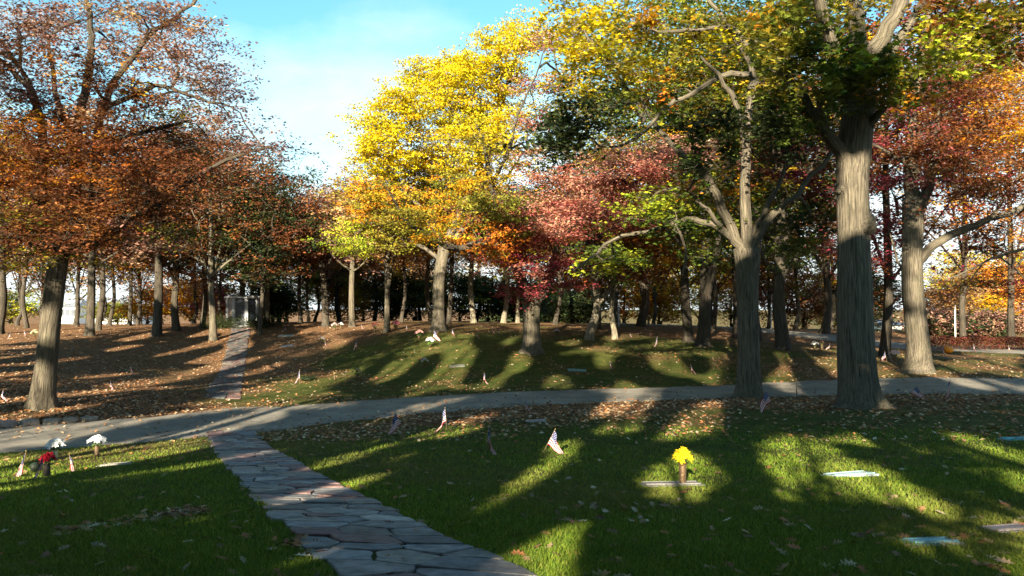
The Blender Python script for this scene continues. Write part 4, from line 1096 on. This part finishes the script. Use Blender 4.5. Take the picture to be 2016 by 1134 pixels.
gc = np.array([(.085,.135,.012),(.115,.165,.015),(.06,.105,.012),(.19,.19,.035)])[rng.choice(4, n, p=[.4,.3,.2,.1])] * rng.uniform(.9, 1.7, (n, 1))
yl = np.clip(litter(P[:, 0], P[:, 1]) * .5 + .30 * wob(P[:, 0], P[:, 1], 0.8) + .15 * wob(P[:, 1], P[:, 0], 2.4), 0, .65)[:, None]
gc = gc * (1 - yl) + np.array([.17, .15, .04]) * yl
grass = mesh_np('grass', V.reshape(-1, 3), np.arange(n * 3), np.arange(n) * 3, M_GRASS, fcol=gc)
tag(grass, 'short green lawn grass between the fallen leaves', 'grass', kind='stuff')

def fallen(n, y0, y1, power, size, name_cols, dens_pow=1.0, floor=0.0, onpath=.25):
    P = sample_px(n, y0, y1, power)
    L_ = np.maximum(litter(P[:, 0], P[:, 1]) ** dens_pow, floor)
    rd = on_road(P[:, 0], P[:, 1]); L_ = np.where(rd, .04 + .5 * np.exp(-np.minimum(P[:, 1] - road_n(P[:, 0]), road_f(P[:, 0]) - P[:, 1]) / .22), L_)
    L_ = np.where(on_path(P[:, 0], P[:, 1]), L_ * np.where(P[:, 1] > 28, np.where(P[:, 1] < 37, 1.6, .8), onpath), L_)
    P = P[rng.random(len(P)) < L_]
    return P
LC = np.array([(.36,.22,.115),(.27,.14,.065),(.42,.29,.17),(.20,.10,.055),(.33,.13,.055),(.45,.36,.24),(.38,.17,.06)])
P1 = fallen(5200, 850, 1180, .9, 1, LC, 1.0, .10)
# the drift of leaves caught along the left lawn and scattered piles
def drift(pts, n, w):
    pts = np.array(pts, float); t = rng.random(n) * (len(pts) - 1); i = np.minimum(t.astype(int), len(pts) - 2); f = (t - i)[:, None]
    q_ = pts[i] * (1 - f) + pts[i + 1] * f + rng.normal(size=(n, 2)) * w
    return hit(q_[:, 0], q_[:, 1])[0]
P1 = np.concatenate([P1, drift([(110,1053),(190,1040),(300,1022),(400,1005)], 150, (6, 4)), drift([(340,1018),(400,1006)], 90, (10, 4)), drift([(560,1065),(640,1100)], 24, (14, 5))])
s1 = rng.uniform(.085, .15, len(P1))
P2 = fallen(60000, 640, 870, .8, 1, LC, 1.15, .04)
s2 = rng.uniform(.07, .13, len(P2)) * (1 + .004 * P2[:, 1])
for nm, P, s_, shp, up in (('near', P1, s1, OAKL, .62), ('far', P2, s2, KITE, .62)):
    n = len(P); P = P.copy(); P[:, 2] += rng.uniform(.012, .035, n)
    r_ = on_road(P[:, 0], P[:, 1]) ; P[r_, 2] += .03
    c = LC[rng.integers(0, len(LC), n)] * (rng.uniform(.55, 1.15, (n, 1)) if nm == 'near' else rng.uniform(.65, 1.2, (n, 1)))
    o = leaf_object('fallen_leaves', P, s_, c, M_LITTER, None, shape=shp, up=up)
    tag(o, 'lobed brown oak leaves scattered over the near lawn' if nm == 'near' else 'brown leaf litter covering the slope beyond the road', 'leaves', kind='stuff')

# ------------------------------------------------------------------ columbarium at the top of the path
def columbarium():
    cx, cy = -19.25, 57.2; z = min(h1(cx, cy), h1(cx + .8, cy - 1)) - 0.05
    t = thing('columbarium', (cx, cy, z), 'small octagonal grey stone columbarium with dark blue panels at the top of the path', 'columbarium')
    M_POL = col_mat('polished_granite', rough=0.28, spec=0.5, noise=0.2, nscale=60)
    r = 1.16; off = R(-62)
    def ring(rad): return [(rad * math.cos(off + i * math.pi / 4), rad * math.sin(off + i * math.pi / 4)) for i in range(8)]
    def prism(mb, rad, z0, z1, c):
        v = ring(rad); vs_ = [(x, y, z0) for x, y in v] + [(x, y, z1) for x, y in v]
        mb.add(vs_, [tuple(range(7, -1, -1)), tuple(range(8, 16))] + [(i, (i+1) % 8, 8 + (i+1) % 8, 8 + i) for i in range(8)], c)
    b = MB(); prism(b, r + .10, 0, .16, (.30,.30,.31)); b.build('base', M_GRANITE, t)
    b = MB(); prism(b, r - .10, .16, 2.08, (.16,.16,.17)); b.build('core', M_GRANITE, t)
    b = MB(); prism(b, r + .16, 2.08, 2.21, (.30,.31,.33)); prism(b, r + .02, 2.213, 2.26, (.26,.27,.29)); b.build('roof', M_GRANITE, t)
    V = ring(r)
    for i, (x, y) in enumerate(V):
        a = math.atan2(y, x); M = Matrix.Translation((x, y, 0)) @ Matrix.Rotation(a, 4, 'Z')
        b = MB(); b.box(-.12, -.11, .163, .03, .11, 2.078, (.36,.37,.40), M); b.build('pillar', M_GRANITE, t)
    for i in range(8):
        x0, y0 = V[i]; x1, y1 = V[(i + 1) % 8]; mx_, my_ = (x0 + x1) / 2, (y0 + y1) / 2
        a = math.atan2(my_, mx_); w_ = math.hypot(x1 - x0, y1 - y0) / 2 - .09
        M = Matrix.Translation((mx_, my_, 0)) @ Matrix.Rotation(a, 4, 'Z')
        brown = my_ < 0 and mx_ < -.5
        b = MB(); b.box(-.09, -w_, .20, -.03, w_, 2.05, (.12,.085,.06) if brown else (.020,.026,.050), M)
        p = b.build('panel', M_POL, t)
        if my_ < 0:
            b = MB(); rr = random.Random(5 + i)
            for k in range(5):
                zz = 1.72 - k * .11 - (.09 if k > 1 else 0); l = rr.uniform(.4, .8) * w_
                b.box(-.03, -l, zz, -.027, l, zz + .022, (.12,.125,.15), M)
            b.build('inscription', M_PAINT, p)
columbarium()
for px, d, lab in ((442, 55.9, 'dark low yew at the left foot of the columbarium'), (506, 55.7, 'dark low yew at the right foot of the columbarium')):
    generic('shrub', lab, 'shrub', 'yews flanking the columbarium', px, d, 4, .62, .0, .42, 'dgreen', n=70, nleaf=60, leaf=.10, r_m=.05)

# ------------------------------------------------------------------ white buildings far behind the grove
def building(px0, px1, d, eave, ridge, nwin, rows, label, name='white_building'):
    x0 = (px0 - PW/2) / F * d; x1 = (px1 - PW/2) / F * d; w_ = x1 - x0
    z = h1((x0 + x1) / 2, d) - .2; ez = EYE + (HZ - eave) / F * d - z; rz_ = EYE + (HZ - ridge) / F * d - z
    t = thing(name, ((x0 + x1) / 2, d, z), label, 'building')
    h = w_ / 2; dp = 9.0
    b = MB(); b.box(-h, 0, 0, h, dp, ez, (.78,.77,.74)); b.build('wall', M_PAINT, t)
    b = MB(); e = .35
    b.add([(-h-e,-e,ez+.003),(h+e,-e,ez+.003),(h+e,dp+e,ez+.003),(-h-e,dp+e,ez+.003),(-h+2.5,dp/2,rz_),(h-2.5,dp/2,rz_)] if w_ > 7 else
          [(-h-e,-e,ez+.003),(h+e,-e,ez+.003),(h+e,dp+e,ez+.003),(-h-e,dp+e,ez+.003),(-.1,dp/2,rz_),(.1,dp/2,rz_)],
          [(0,1,5,4),(1,2,5),(2,3,4,5),(3,0,4),(3,2,1,0)], (.20,.20,.22)); b.build('roof', M_PAINT, t)
    for r_ in range(rows):
        for k in range(nwin):
            cx = -h + (k + .5) * w_ / nwin; zz = ez - 1.5 - r_ * 2.4
            b = MB(); b.box(cx - .48, -.05, zz - .08, cx + .48, -.003, zz + 1.18, (.70,.69,.66)); f_ = b.build('window', M_PAINT, t)
            b = MB(); b.box(cx - .36, -.07, zz + .02, cx + .36, -.052, zz + 1.08, (.05,.06,.08)); b.build('pane', M_PAINT, f_)
building(186, 262, 118, 607, 599, 7, 2, 'long white building with a row of small dark windows far behind the grove')
building(118, 150, 128, 604, 590, 3, 2, 'narrow white building left of the long white one far behind the grove')
building(1750, 1790, 96, 640, 630, 2, 1, 'small white building glimpsed left of the sunlit oak at right', 'white_shed')

# ------------------------------------------------------------------ kerb of granite blocks on the far side of the road at left
kx = -15.2
KL = ['long flat granite kerb block at the left edge of the photo', 'short dark kerb block next to the edge block', 'pale rounded boulder, largest of the kerb blocks', 'pinkish kerb block right of the pale boulder', 'squared kerb block in the middle of the row',
      'low kerb block right of the squared one', 'small kerb block near the end of the row', 'last sunken kerb block before the leaf strewn verge']
for i, lab in enumerate(KL):
    w_ = (.62, .36, .72, .50, .48, .44, .40, .46)[i]; xc = kx + w_ / 2
    yc = float(road_f(xc)) + .22; a = math.atan2(float(road_f(xc + .3) - road_f(xc - .3)), .6)
    step = w_ * math.cos(a) + .05; kx += step
    bm_ = MB(); hgt_ = (.17,.15,.23,.17,.16,.13,.12,.10)[i]
    n_ = 10; prof = [(1.0, -.1), (1.02, .3), (.97, .75), (.86, .96), (.60, 1.03)]
    vs_, fs_ = [], []
    rr = random.Random(i + 3); ph = [rr.uniform(.88, 1.12) for _ in range(n_)]
    for r_, zz in prof:
        for k in range(n_):
            th = 2 * math.pi * k / n_; c_, s_ = math.cos(th), math.sin(th)
            pw = .55; X = math.copysign(abs(c_) ** pw, c_) * w_ / 2; Y = math.copysign(abs(s_) ** pw, s_) * .17
            vs_.append((X * r_ * ph[k], Y * r_ * ph[(k + 3) % n_], zz * hgt_ + (rr.uniform(-.012, .012) if zz > .2 else 0)))
    for j in range(len(prof) - 1):
        for k in range(n_): fs_.append((j*n_+k, j*n_+(k+1) % n_, (j+1)*n_+(k+1) % n_, (j+1)*n_+k))
    fs_.append(tuple((len(prof)-1)*n_ + k for k in range(n_)))
    bm_.add(vs_, fs_, [(.24,.21,.18),(.14,.12,.11),(.32,.28,.22),(.26,.20,.18),(.24,.20,.17),(.22,.19,.16),(.22,.19,.16),(.20,.17,.14)][i])
    o = bm_.build('kerb_stone', M_STONE); o.location = (xc, yc, h1(xc, yc) + .01); o.rotation_euler = (0, 0, a)
    tag(o, lab, 'kerb stone', 'granite kerb blocks')

# ------------------------------------------------------------------ small stick flags on the graves
RED, WHT, BLU = (.36,.02,.035), (.60,.57,.55), (.02,.03,.13)
def flag(base, top, d, label, side=1, phi=66, fold=1.0, size=1.0, nu=22, nv=26, yaw=.25):
    b = at(base[0], base[1], d) if d else g(*base); d = b[1]
    b[2] = h1(b[0], b[1]) - .02
    tp = at(top[0], top[1], d + random.uniform(-.05, .12)); L_ = np.linalg.norm(tp - b)
    t = thing('grave_flag', tuple(b), label, 'flag', 'small flags standing on the graves')
    dr = (tp - b) / L_
    mb = MB(); mb.tube([(0,0,0), tuple(dr * L_ * .97)], .0036, 5, (.22,.15,.08)); mb.build('stick', M_PAINT, t)
    e = dr * L_; mb = MB(); mb.lathe([(.003,-.015),(.006,.0),(.004,.01),(.001,.022)], 6, (.35,.24,.06), tuple(e)); mb.build('finial', M_PAINT, t)
    hoist = min(.30 * size, L_ * .52); fly = hoist * 1.45
    o = np.array([side * math.cos(yaw), -math.sin(yaw), 0.0]); n_ = np.array([math.sin(yaw) * side, math.cos(yaw), 0])
    ph = random.uniform(0, 6)
    U, Vv = np.meshgrid(np.linspace(0, 1, nu + 1), np.linspace(0, 1, nv + 1))
    p = R(phi + 8) * (0.6 + .4 * np.minimum(1, U * 2.5)) - .45 * Vv * R(phi)
    s0 = dr * (L_ * .95) - dr * hoist * Vv[..., None]
    wv = fold * (.030 * np.sin(U * 5.5 + ph + Vv * 2.2) + .022 * np.sin(Vv * 8 + ph * 2 + U * 1.3)) * np.minimum(1, U * 2.2)
    P = s0 + (U * fly)[..., None] * (np.cos(p)[..., None] * o - np.sin(p)[..., None] * np.array([0, 0, 1.0])) + wv[..., None] * n_ + (.35 * wv)[..., None] * o
    P[..., 2] = np.maximum(P[..., 2], .03)
    ii = np.arange((nu+1) * (nv+1)).reshape(nv+1, nu+1)
    q_ = np.stack([ii[:-1,:-1], ii[:-1,1:], ii[1:,1:], ii[1:,:-1]], -1).reshape(-1, 4)
    c = np.empty((nv, nu, 3))
    for j in range(nv):
        for k in range(nu):
            if k < nu * .42 and j < 14: c[j, k] = WHT if (j % 3 == 1 and (k + (j // 3) % 2) % 2 == 0) else BLU
            else: c[j, k] = RED if (j // 2) % 2 == 0 else WHT
    mesh_np('cloth', P.reshape(-1, 3), q_.ravel(), np.arange(len(q_)) * 4, M_CLOTH, t, smooth=True, fcol=c.reshape(-1, 3))
FL = [  # foot px, tip px, distance (None = on the ground there), label, side, hang angle
 ((42,940),(51,888),14.0,'stick flag at far left, its stripes hanging straight down',-1,74),
 ((84,958),(84,897),13.3,'stick flag drooping over the front of the poinsettia vase',-1,70),
 ((141,932),(136,893),14.4,'stick flag on the sunlit grass right of the poinsettia vase',1,70),
 ((801,857),(778,811),None,'tilted stick flag leaning left, nearest to the flagstone path',-1,62),
 ((880,850),(876,803),None,'upright stick flag beside the road, right of the tilted one',-1,70),
 ((955,896),(963,836),None,'stick flag with twisted cloth on the shaded lawn below the road',1,84),
 ((1066,895),(1093,845),None,'stick flag with wide spread stripes leaning right on the lawn',1,62),
 ((1037,815),(1034,786),None,'stick flag among the leaves at the near edge of the road',1,68),
 ((1529,813),(1508,768),None,'leaning stick flag left of the largest trunk',-1,58),
 ((1784,784),(1804,760),None,'half fallen stick flag right of the largest trunk',1,42),
 ((1869,785),(1871,746),None,'slim upright stick flag by the road at the right',-1,76),
 ((590,757),(590,728),None,'white lit stick flag beside the low dark wreath',-1,72),
 ((703,692),(702,668),None,'stick flag below the grey shaded oak on the slope',-1,70),
 ((951,757),(953,733),None,'stick flag in the shade above the road at the centre',1,70),
 ((851,673),(855,650),None,'bright diamond shaped stick flag in front of the yellow oak',1,46),
 ((890,664),(890,646),None,'dim stick flag right of the yellow oak foot',1,66),
 ((939,667),(938,653),None,'dim stick flag between yellow oak and forked oak',1,66),
 ((970,657),(969,643),None,'sunlit stick flag on the leafy crest left of the forked oak',1,70),
 ((980,658),(980,646),None,'small stick flag touching the crest flag left of the forked oak',1,70),
 ((1201,728),(1201,710),None,'stick flag in the shaded grass below the small sunlit trunk',1,72),
 ((1362,737),(1360,716),None,'stick flag above the road left of the many limbed maple',1,66),
 ((1293,683),(1294,663),None,'white stick flag on the sunlit grass of the right slope',-1,74),
 ((1241,664),(1240,654),None,'tiny stick flag right of the small sunlit trunk',1,70),
 ((1280,662),(1279,650),None,'tiny stick flag above the white flag on the right slope',1,74),
 ((1270,650),(1270,640),None,'tiny stick flag at the foot of the twin stemmed oak',1,72),
 ((143,693),(144,678),None,'pale stick flag right of the leaning oak trunk',-1,70),
 ((257,737),(258,720),None,'dim stick flag in the brown leaves left of the path',1,70),
 ((216,769),(218,750),None,'dim stick flag in the leaves near the leaning oak',1,70),
 ((-2,790),(6,768),None,'stick flag cut by the left edge of the photo above the kerb',1,60),
 ((19,668),(20,655),None,'small pale stick flag on the crest at the far left',-1,70),
 ((47,663),(48,650),None,'small dim stick flag on the crest left of the leaning oak',1,70),
 ((563,655),(563,641),None,'white stick flag tilted on the crest right of the columbarium',-1,55),
 ((800,652),(800,641),None,'tiny white stick flag left of the yellow oak',1,74),
 ((712,648),(712,638),None,'tiny stick flag at the foot of the straight black trunk',1,74),
 ((640,684),(640,672),None,'dim stick flag beside a vase on the shaded slope',1,70),
 ((1746,712),(1742,692),None,'crumpled stick flag at the foot of the shaded slanting oak',-1,60),
 ((1754,713),(1749,696),None,'red striped stick flag leaning against the crumpled one',1,60),
 ((1856,706),(1856,680),None,'stick flag beside the pumpkin',1,74),
 ((1917,694),(1917,677),None,'stick flag in front of the brown hedge',1,74),
 ((1986,694),(1986,680),None,'stick flag before the hedge near the right edge of the photo',1,74),
 ((1633,690),(1634,675),None,'pale stick flag left of the largest trunk on the sunny grass',-1,50),
]
for i, (b, tp, d, lab, sd, ph) in enumerate(FL):
    far = b[1] < 770
    flag(b, tp, d, lab, sd, ph, size=1.2 if far else 1.0, nu=12 if far else 22, nv=26)

# ------------------------------------------------------------------ vases and flowers
def petals(mb, c, ax, r, n, col, cup=.35, w_=.45, seed=0):
    rr = random.Random(seed); ax = Vector(ax).normalized(); u = ax.orthogonal().normalized(); v = ax.cross(u); c = Vector(c)
    for k in range(n):
        a = 2 * math.pi * k / n + rr.uniform(-.25, .25); d_ = u * math.cos(a) + v * math.sin(a); s_ = ax.cross(d_); l = r * rr.uniform(.8, 1.15)
        f_ = rr.uniform(.85, 1.1); cc = tuple(min(.85, x * f_) for x in col)
        p0 = c; p1 = c + d_ * l * .5 + ax * l * cup * .7 + s_ * l * w_ * .55; p2 = c + d_ * l + ax * l * cup * rr.uniform(.4, 1.1); p3 = c + d_ * l * .5 + ax * l * cup * .7 - s_ * l * w_ * .55
        m_ = c + d_ * l * .55 + ax * l * cup * .45
        mb.add([p0, p1, p2, p3, m_], [(0, 1, 4), (1, 2, 4), (2, 3, 4), (3, 0, 4)], cc)
def vase(px, py, label, h=.22, r=.045, col=(.13,.085,.045), mat=None, d=None, blooms=9, bcol=(.8,.8,.8), spread=.13, pet=.055, pn=7, green=(.06,.10,.03), cat='vase of flowers', split=False, dome=.75, lift=.02):
    b = at(px, py, d) if d else g(px, py); b[2] = h1(b[0], b[1]) + lift
    rr = random.Random(int(px))
    t = thing('flower_vase', tuple(b), label, cat, 'vases of flowers on the graves')
    m_ = MB(); m_.lathe([(r*.80,0),(r*.86,.01),(r*.92,h*.15),(r*1.0,h*.72),(r*1.0,h*.725),(r*.96,h*.74),(r*1.04,h*.95),(r*1.16,h),(r*1.02,h*1.002),(r*.9,h*.9)], 18, col)
    m_.build('vase', mat or M_BRONZE, t, smooth=False)
    top = h + spread * .55; gm = MB(); fm = MB()
    for k in range(blooms):
        a = k * 2.4; q_ = math.sqrt((k + .5) / blooms); e = Vector((math.cos(a) * q_ * spread, math.sin(a) * q_ * spread, top + (1 - q_ * q_) * spread * dome + rr.uniform(-.02, .02)))
        gm.tube([(e.x * .1, e.y * .1, h * .9), (e.x * .5, e.y * .5, h + .02), tuple(e)], .003, 4, green)
        ax = Vector((e.x, e.y - .02, spread * .8)).normalized()
        tgt = MB() if split else fm
        petals(tgt, e, ax, pet, pn, bcol, seed=k + int(px)); petals(tgt, e + ax * pet * .15, ax, pet * .6, pn - 1, tuple(x * .92 for x in bcol), cup=.8, seed=k + 77)
        if split: tgt.build('blossom', M_CLOTH, t)
    for k in range(7):
        a = k * .9 + rr.uniform(-.2, .2); d_ = Vector((math.cos(a), math.sin(a), .25))
        petals(gm, Vector((0, 0, h + .02)) + d_ * spread * .35, d_, spread * .45, 3, green, seed=k + 9)
    if not split: fm.build('flowers', M_CLOTH, t)
    gm.build('stems', M_LEAF, t)
    return t
vase(1344, 953, 'bronze vase of bright yellow flowers standing on a flat grave marker', h=.255, r=.048, d=10.2, blooms=8, bcol=(.80,.58,.02), spread=.085, dome=1.25, pet=.085, pn=8, split=True, col=(.20,.13,.075))
W_ = (.82,.82,.82)
vase(109, 903, 'green vase of bright white flowers nearest the leaning oak', h=.20, r=.05, d=16.6, blooms=16, bcol=W_, spread=.15, pet=.085, col=(.28,.33,.24), mat=M_PAINT)
vase(191, 895, 'brown vase of bright white flowers by the road edge', h=.21, r=.05, d=17.0, blooms=15, bcol=W_, spread=.16, pet=.08, col=(.22,.15,.09), dome=.5)
vase(92, 956, 'dark vase of red poinsettias behind a drooping flag', h=.20, r=.055, d=13.6, blooms=4, bcol=(.42,.012,.03), spread=.10, pet=.11, pn=7, col=(.035,.03,.028), mat=M_PAINT, split=True)
vase(847, 683, 'white flowers with green leaves in front of the bright diamond shaped flag', h=.12, r=.06, blooms=12, bcol=W_, spread=.24, pet=.10, green=(.12,.2,.04))
vase(825, 667, 'pink and white flowers left of the bright diamond shaped flag', h=.15, r=.06, blooms=10, bcol=(.75,.42,.38), spread=.22, pet=.10)
vase(835, 722, 'drooping pale flowers in the shaded grass above the road', h=.12, r=.055, blooms=9, bcol=(.55,.50,.46), spread=.17, pet=.08, green=(.14,.16,.03))
vase(779, 650, 'pink flowers at the crest right of the grey shaded oak', h=.2, r=.07, blooms=12, bcol=(.55,.16,.2), spread=.26, pet=.12)
vase(738, 652, 'dark red flowers at the crest left of the grey shaded oak', h=.2, r=.07, blooms=9, bcol=(.3,.08,.08), spread=.22, pet=.10)
vase(658, 651, 'pale pink flowers at the foot of the broad dark oak', h=.2, r=.07, blooms=9, bcol=(.6,.45,.42), spread=.22, pet=.10)
vase(671, 646, 'white flowers beside the pale pink flowers on the crest', h=.15, r=.07, blooms=7, bcol=W_, spread=.14, pet=.08)
vase(659, 749, 'empty looking bronze vase with dry stems in the leaves above the road', h=.22, r=.05, blooms=3, bcol=(.30,.20,.10), spread=.12, pet=.06)
vase(703, 749, 'bronze vase with brown dry flowers right of the dry stem vase', h=.2, r=.05, blooms=7, bcol=(.30,.22,.16), spread=.2, pet=.09)
vase(634, 676, 'white flowers with a flag close by on the shaded slope', h=.15, r=.06, blooms=6, bcol=(.62,.62,.58), spread=.16, pet=.08)
vase(1762, 712, 'tall pink and white flowers at the foot of the shaded slanting oak', h=.22, r=.06, blooms=12, bcol=(.78,.66,.68), spread=.18, pet=.10)
vase(1604, 686, 'small white flowers right of the broad patched oak', h=.1, r=.06, blooms=8, bcol=W_, spread=.16, pet=.09)
vase(68, 663, 'pale yellow flowers just left of the leaning oak trunk', h=.1, r=.06, blooms=8, bcol=(.62,.58,.35), spread=.2, pet=.10)
vase(1096, 660, 'pink flowers in the leaves right of the stout forked oak', h=.12, r=.06, blooms=7, bcol=(.6,.42,.42), spread=.16, pet=.09)
vase(1618, 690, 'dark vase standing right of the small white flowers', h=.28, r=.07, blooms=4, bcol=(.10,.05,.04), spread=.12, pet=.07)
# dark round topiary on a thin stem beside the poinsettia
b = at(69, 950, 13.5); b[2] = h1(b[0], b[1])
t = thing('grave_ornament', tuple(b), 'dark green ball on a thin curved stem left of the poinsettia vase', 'ornament')
m_ = MB(); m_.tube([(.03,0,0),(.02,0,.08),(0,0,.14)], .004, 5, (.05,.05,.04)); m_.build('stem', M_PAINT, t)
m_ = MB(); m_.lathe([(.003,-.083)] + [(.083 * math.cos(a) * (1 + .04 * math.sin(a * 9)), .083 * math.sin(a)) for a in np.linspace(-1.3, 1.3, 9)] + [(.003,.083)], 14, (.018,.028,.016), (0,0,.19)); m_.build('ball', M_PAINT, t)
# dark wreath lying by a flag
b = g(606, 749)
t = thing('wreath', tuple(b), 'low dark green wreath on the leaves beside a lit flag', 'wreath')
C_ = []
for k in range(420):
    a = random.uniform(0, 6.28); rr_ = .24 + random.gauss(0, .045); C_.append((b[0] + rr_ * math.cos(a), b[1] + rr_ * math.sin(a), b[2] + .10 + random.gauss(0, .05)))
C_ = np.array(C_)
leaf_object('foliage', C_, np.full(len(C_), .09), np.tile((.03,.05,.02), (len(C_), 1)) * rng.uniform(.6, 1.4, (len(C_), 1)), M_LEAF, t, origin=tuple(b))
m_ = MB(); m_.tube([(.24 * math.cos(a), .24 * math.sin(a), .09) for a in np.linspace(0, 6.2, 18)], .03, 6, (.03,.035,.02)); m_.build('frame', M_PAINT, t)

# ------------------------------------------------------------------ flat grave markers
def marker(px, py, w_, dp, rz, base_c, plate_c, label, d=None, bmat=None):
    b = at(px, py, d) if d else g(px, py); b[2] = h1(b[0], b[1])
    sy = (h1(b[0], b[1] + .3) - h1(b[0], b[1] - .3)) / .6; sx_ = (h1(b[0] + .3, b[1]) - h1(b[0] - .3, b[1])) / .6
    t = thing('grave_marker', (b[0], b[1], b[2] - .012), label, 'grave marker', 'flat grave markers in the lawn')
    t.rotation_euler = (math.atan(sy), -math.atan(sx_), R(rz))
    m_ = MB(); e = .012
    h_, q_ = w_ / 2, dp / 2
    m_.add([(-h_,-q_,-.1),(h_,-q_,-.1),(h_,q_,-.1),(-h_,q_,-.1),(-h_,-q_,.012),(h_,-q_,.012),(h_,q_,.012),(-h_,q_,.012),(-h_+e,-q_+e,.024),(h_-e,-q_+e,.024),(h_-e,q_-e,.024),(-h_+e,q_-e,.024)],
           [(0,1,5,4),(1,2,6,5),(2,3,7,6),(3,0,4,7),(4,5,9,8),(5,6,10,9),(6,7,11,10),(7,4,8,11),(8,9,10,11)], base_c)
    m_.build('base', M_GRANITE, t)
    i_ = .05
    m_ = MB(); m_.box(-h_+i_, -q_+i_, .0262, h_-i_, q_-i_, .036, plate_c)
    for s_ in (-1, 1): m_.box(-h_+i_, s_*(q_-i_-.012)-.008, .0362, h_-i_, s_*(q_-i_-.012)+.008, .044, tuple(c * .8 for c in plate_c))
    m_.build('plate', bmat or M_GRANITE, t)
GR = (.15,.14,.13)
marker(1322, 956, .80, .36, 2, GR, (.19,.18,.17), 'flat grey marker under the vase of yellow flowers', 10.2)
marker(1672, 935, .74, .36, 14, (.28,.32,.32), (.30,.44,.46), 'flat pale blue marker in the sunny patch of lawn')
marker(1832, 1069, .46, .26, 6, (.20,.26,.27), (.17,.36,.42), 'flat blue green marker with leaves on it in the near right corner')
marker(1990, 1043, .52, .30, 10, (.17,.15,.15), (.15,.13,.14), 'flat dark grey marker at the right edge of the photo')
marker(2008, 864, .70, .36, 6, (.16,.30,.32), (.10,.38,.42), 'flat turquoise marker near the right edge below the road')
marker(1136, 729, .8, .4, 0, (.14,.22,.20), (.12,.26,.24), 'flat green marker in the shaded grass above the road')
marker(563, 661, 1.0, .5, 4, (.22,.26,.25), (.24,.30,.28), 'flat pale marker on the crest right of the columbarium')
marker(566, 681, .8, .4, 0, (.10,.13,.16), (.09,.12,.18), 'flat bluish marker on the dark slope right of the path')
marker(900, 721, .7, .4, 3, (.10,.10,.09), (.11,.115,.10), 'flat grey marker right of the drooping pale flowers')
marker(228, 915, .62, .34, 6, (.34,.31,.25), (.32,.30,.25), 'flat sandy marker on the sunlit grass behind the left flags')
marker(1055, 829, .55, .34, 3, (.30,.26,.24), (.32,.27,.26), 'flat pinkish marker by the flag at the road edge', None)

# ------------------------------------------------------------------ pumpkin, hedge, poles and stake
b = g(1866, 696)
t = thing('pumpkin', (b[0], b[1], b[2]), 'bright orange pumpkin in front of the brown hedge at right', 'pumpkin')
m_ = MB(); n_ = 32; vs_, fs_ = [], []
for i in range(9):
    a = -math.pi / 2 + math.pi * i / 8
    for k in range(n_):
        th = 2 * math.pi * k / n_; r_ = .27 * max(.06, math.cos(a)) ** .8 * (1 - .07 * abs(math.sin(th * 5)) ** .5 * -1 - .07)
        vs_.append((r_ * math.cos(th), r_ * math.sin(th), .21 + .21 * math.sin(a) * (1 - .18 * (i > 6))))
for i in range(8):
    for k in range(n_): fs_.append((i*n_+k, i*n_+(k+1) % n_, (i+1)*n_+(k+1) % n_, (i+1)*n_+k))
m_.add(vs_, fs_, (.75,.24,.01)); m_.build('body', M_PAINT, t, smooth=True)
m_ = MB(); m_.tube([(0,0,.37),(.01,0,.43),(.04,.01,.48)], [.035,.025,.022], 6, (.16,.15,.05)); m_.build('stalk', M_PAINT, t)

hx0, hx1 = (1828 - PW/2) / F * 45, 37.0
t = thing('hedge', ((hx0 + hx1) / 2, 45.2, h1((hx0 + hx1) / 2, 45.2)), 'low clipped brown hedge across the lawn at right', 'hedge')
n_ = 16000; X = rng.uniform(hx0, hx1, n_); Y = 45.2 + rng.uniform(-.55, .55, n_); f_ = rng.random(n_) ** .5
top_ = .78 + .10 * wob(X, X * 0, 1.7) - .2 * sst(hx0 + 1.2, hx0, X)
Z = H(X, Y) + f_ * top_
C_ = np.stack([X, Y, Z], 1); cc = pick_cols('rust', n_, .35, 'maroon') * rng.uniform(.35, .9, (n_, 1))
leaf_object('foliage', C_, rng.uniform(.07, .13, n_), cc, M_LEAF, t, origin=tuple(t.location))
m_ = MB()
for x in np.arange(hx0 + .2, hx1, .35):
    z = h1(x, 45.2)
    for k in range(4):
        a = random.uniform(0, 6.28); m_.tube([(x - t.location.x, 0, z - t.location.z), (x - t.location.x + .12 * math.cos(a), .12 * math.sin(a), z - t.location.z + .35), (x - t.location.x + .22 * math.cos(a), .3 * math.sin(a), z - t.location.z + .72)], [.014, .01, .005], 4, (.07,.05,.035))
m_.build('stems', M_PAINT, t)
def pole(px, top, d, r, c, label, cat, name):
    x = (px - PW/2) / F * d; z = h1(x, d); hh = EYE + (HZ - top) / F * d - z
    t = thing(name, (x, d, z), label, cat)
    m_ = MB(); m_.lathe([(r * 1.15, -.1), (r, .3), (r * .9, hh)], 10, c); m_.build('shaft', M_PAINT, t, smooth=True)
    m_ = MB(); m_.lathe([(r * .95, hh + .002), (r * 1.3, hh + .02), (r * 1.2, hh + .06), (r * .3, hh + .1)], 10, tuple(k * .9 for k in c)); m_.build('cap', M_PAINT, t)
pole(1880, 603, 58, .045, (.62,.61,.58), 'plain white pole among the orange shrubs at right', 'pole', 'pole')
pole(1218, 606, 56, .06, (.34,.34,.36), 'grey metal post right of the small sunlit trunk', 'post', 'post')
pole(1518, 606, 62, .04, (.30,.30,.32), 'thin grey post left of the broad patched oak', 'post', 'post')
pole(1567, 751, 25.4, .012, (.03,.03,.03), 'thin black stake at the road edge left of the largest trunk', 'stake', 'stake')
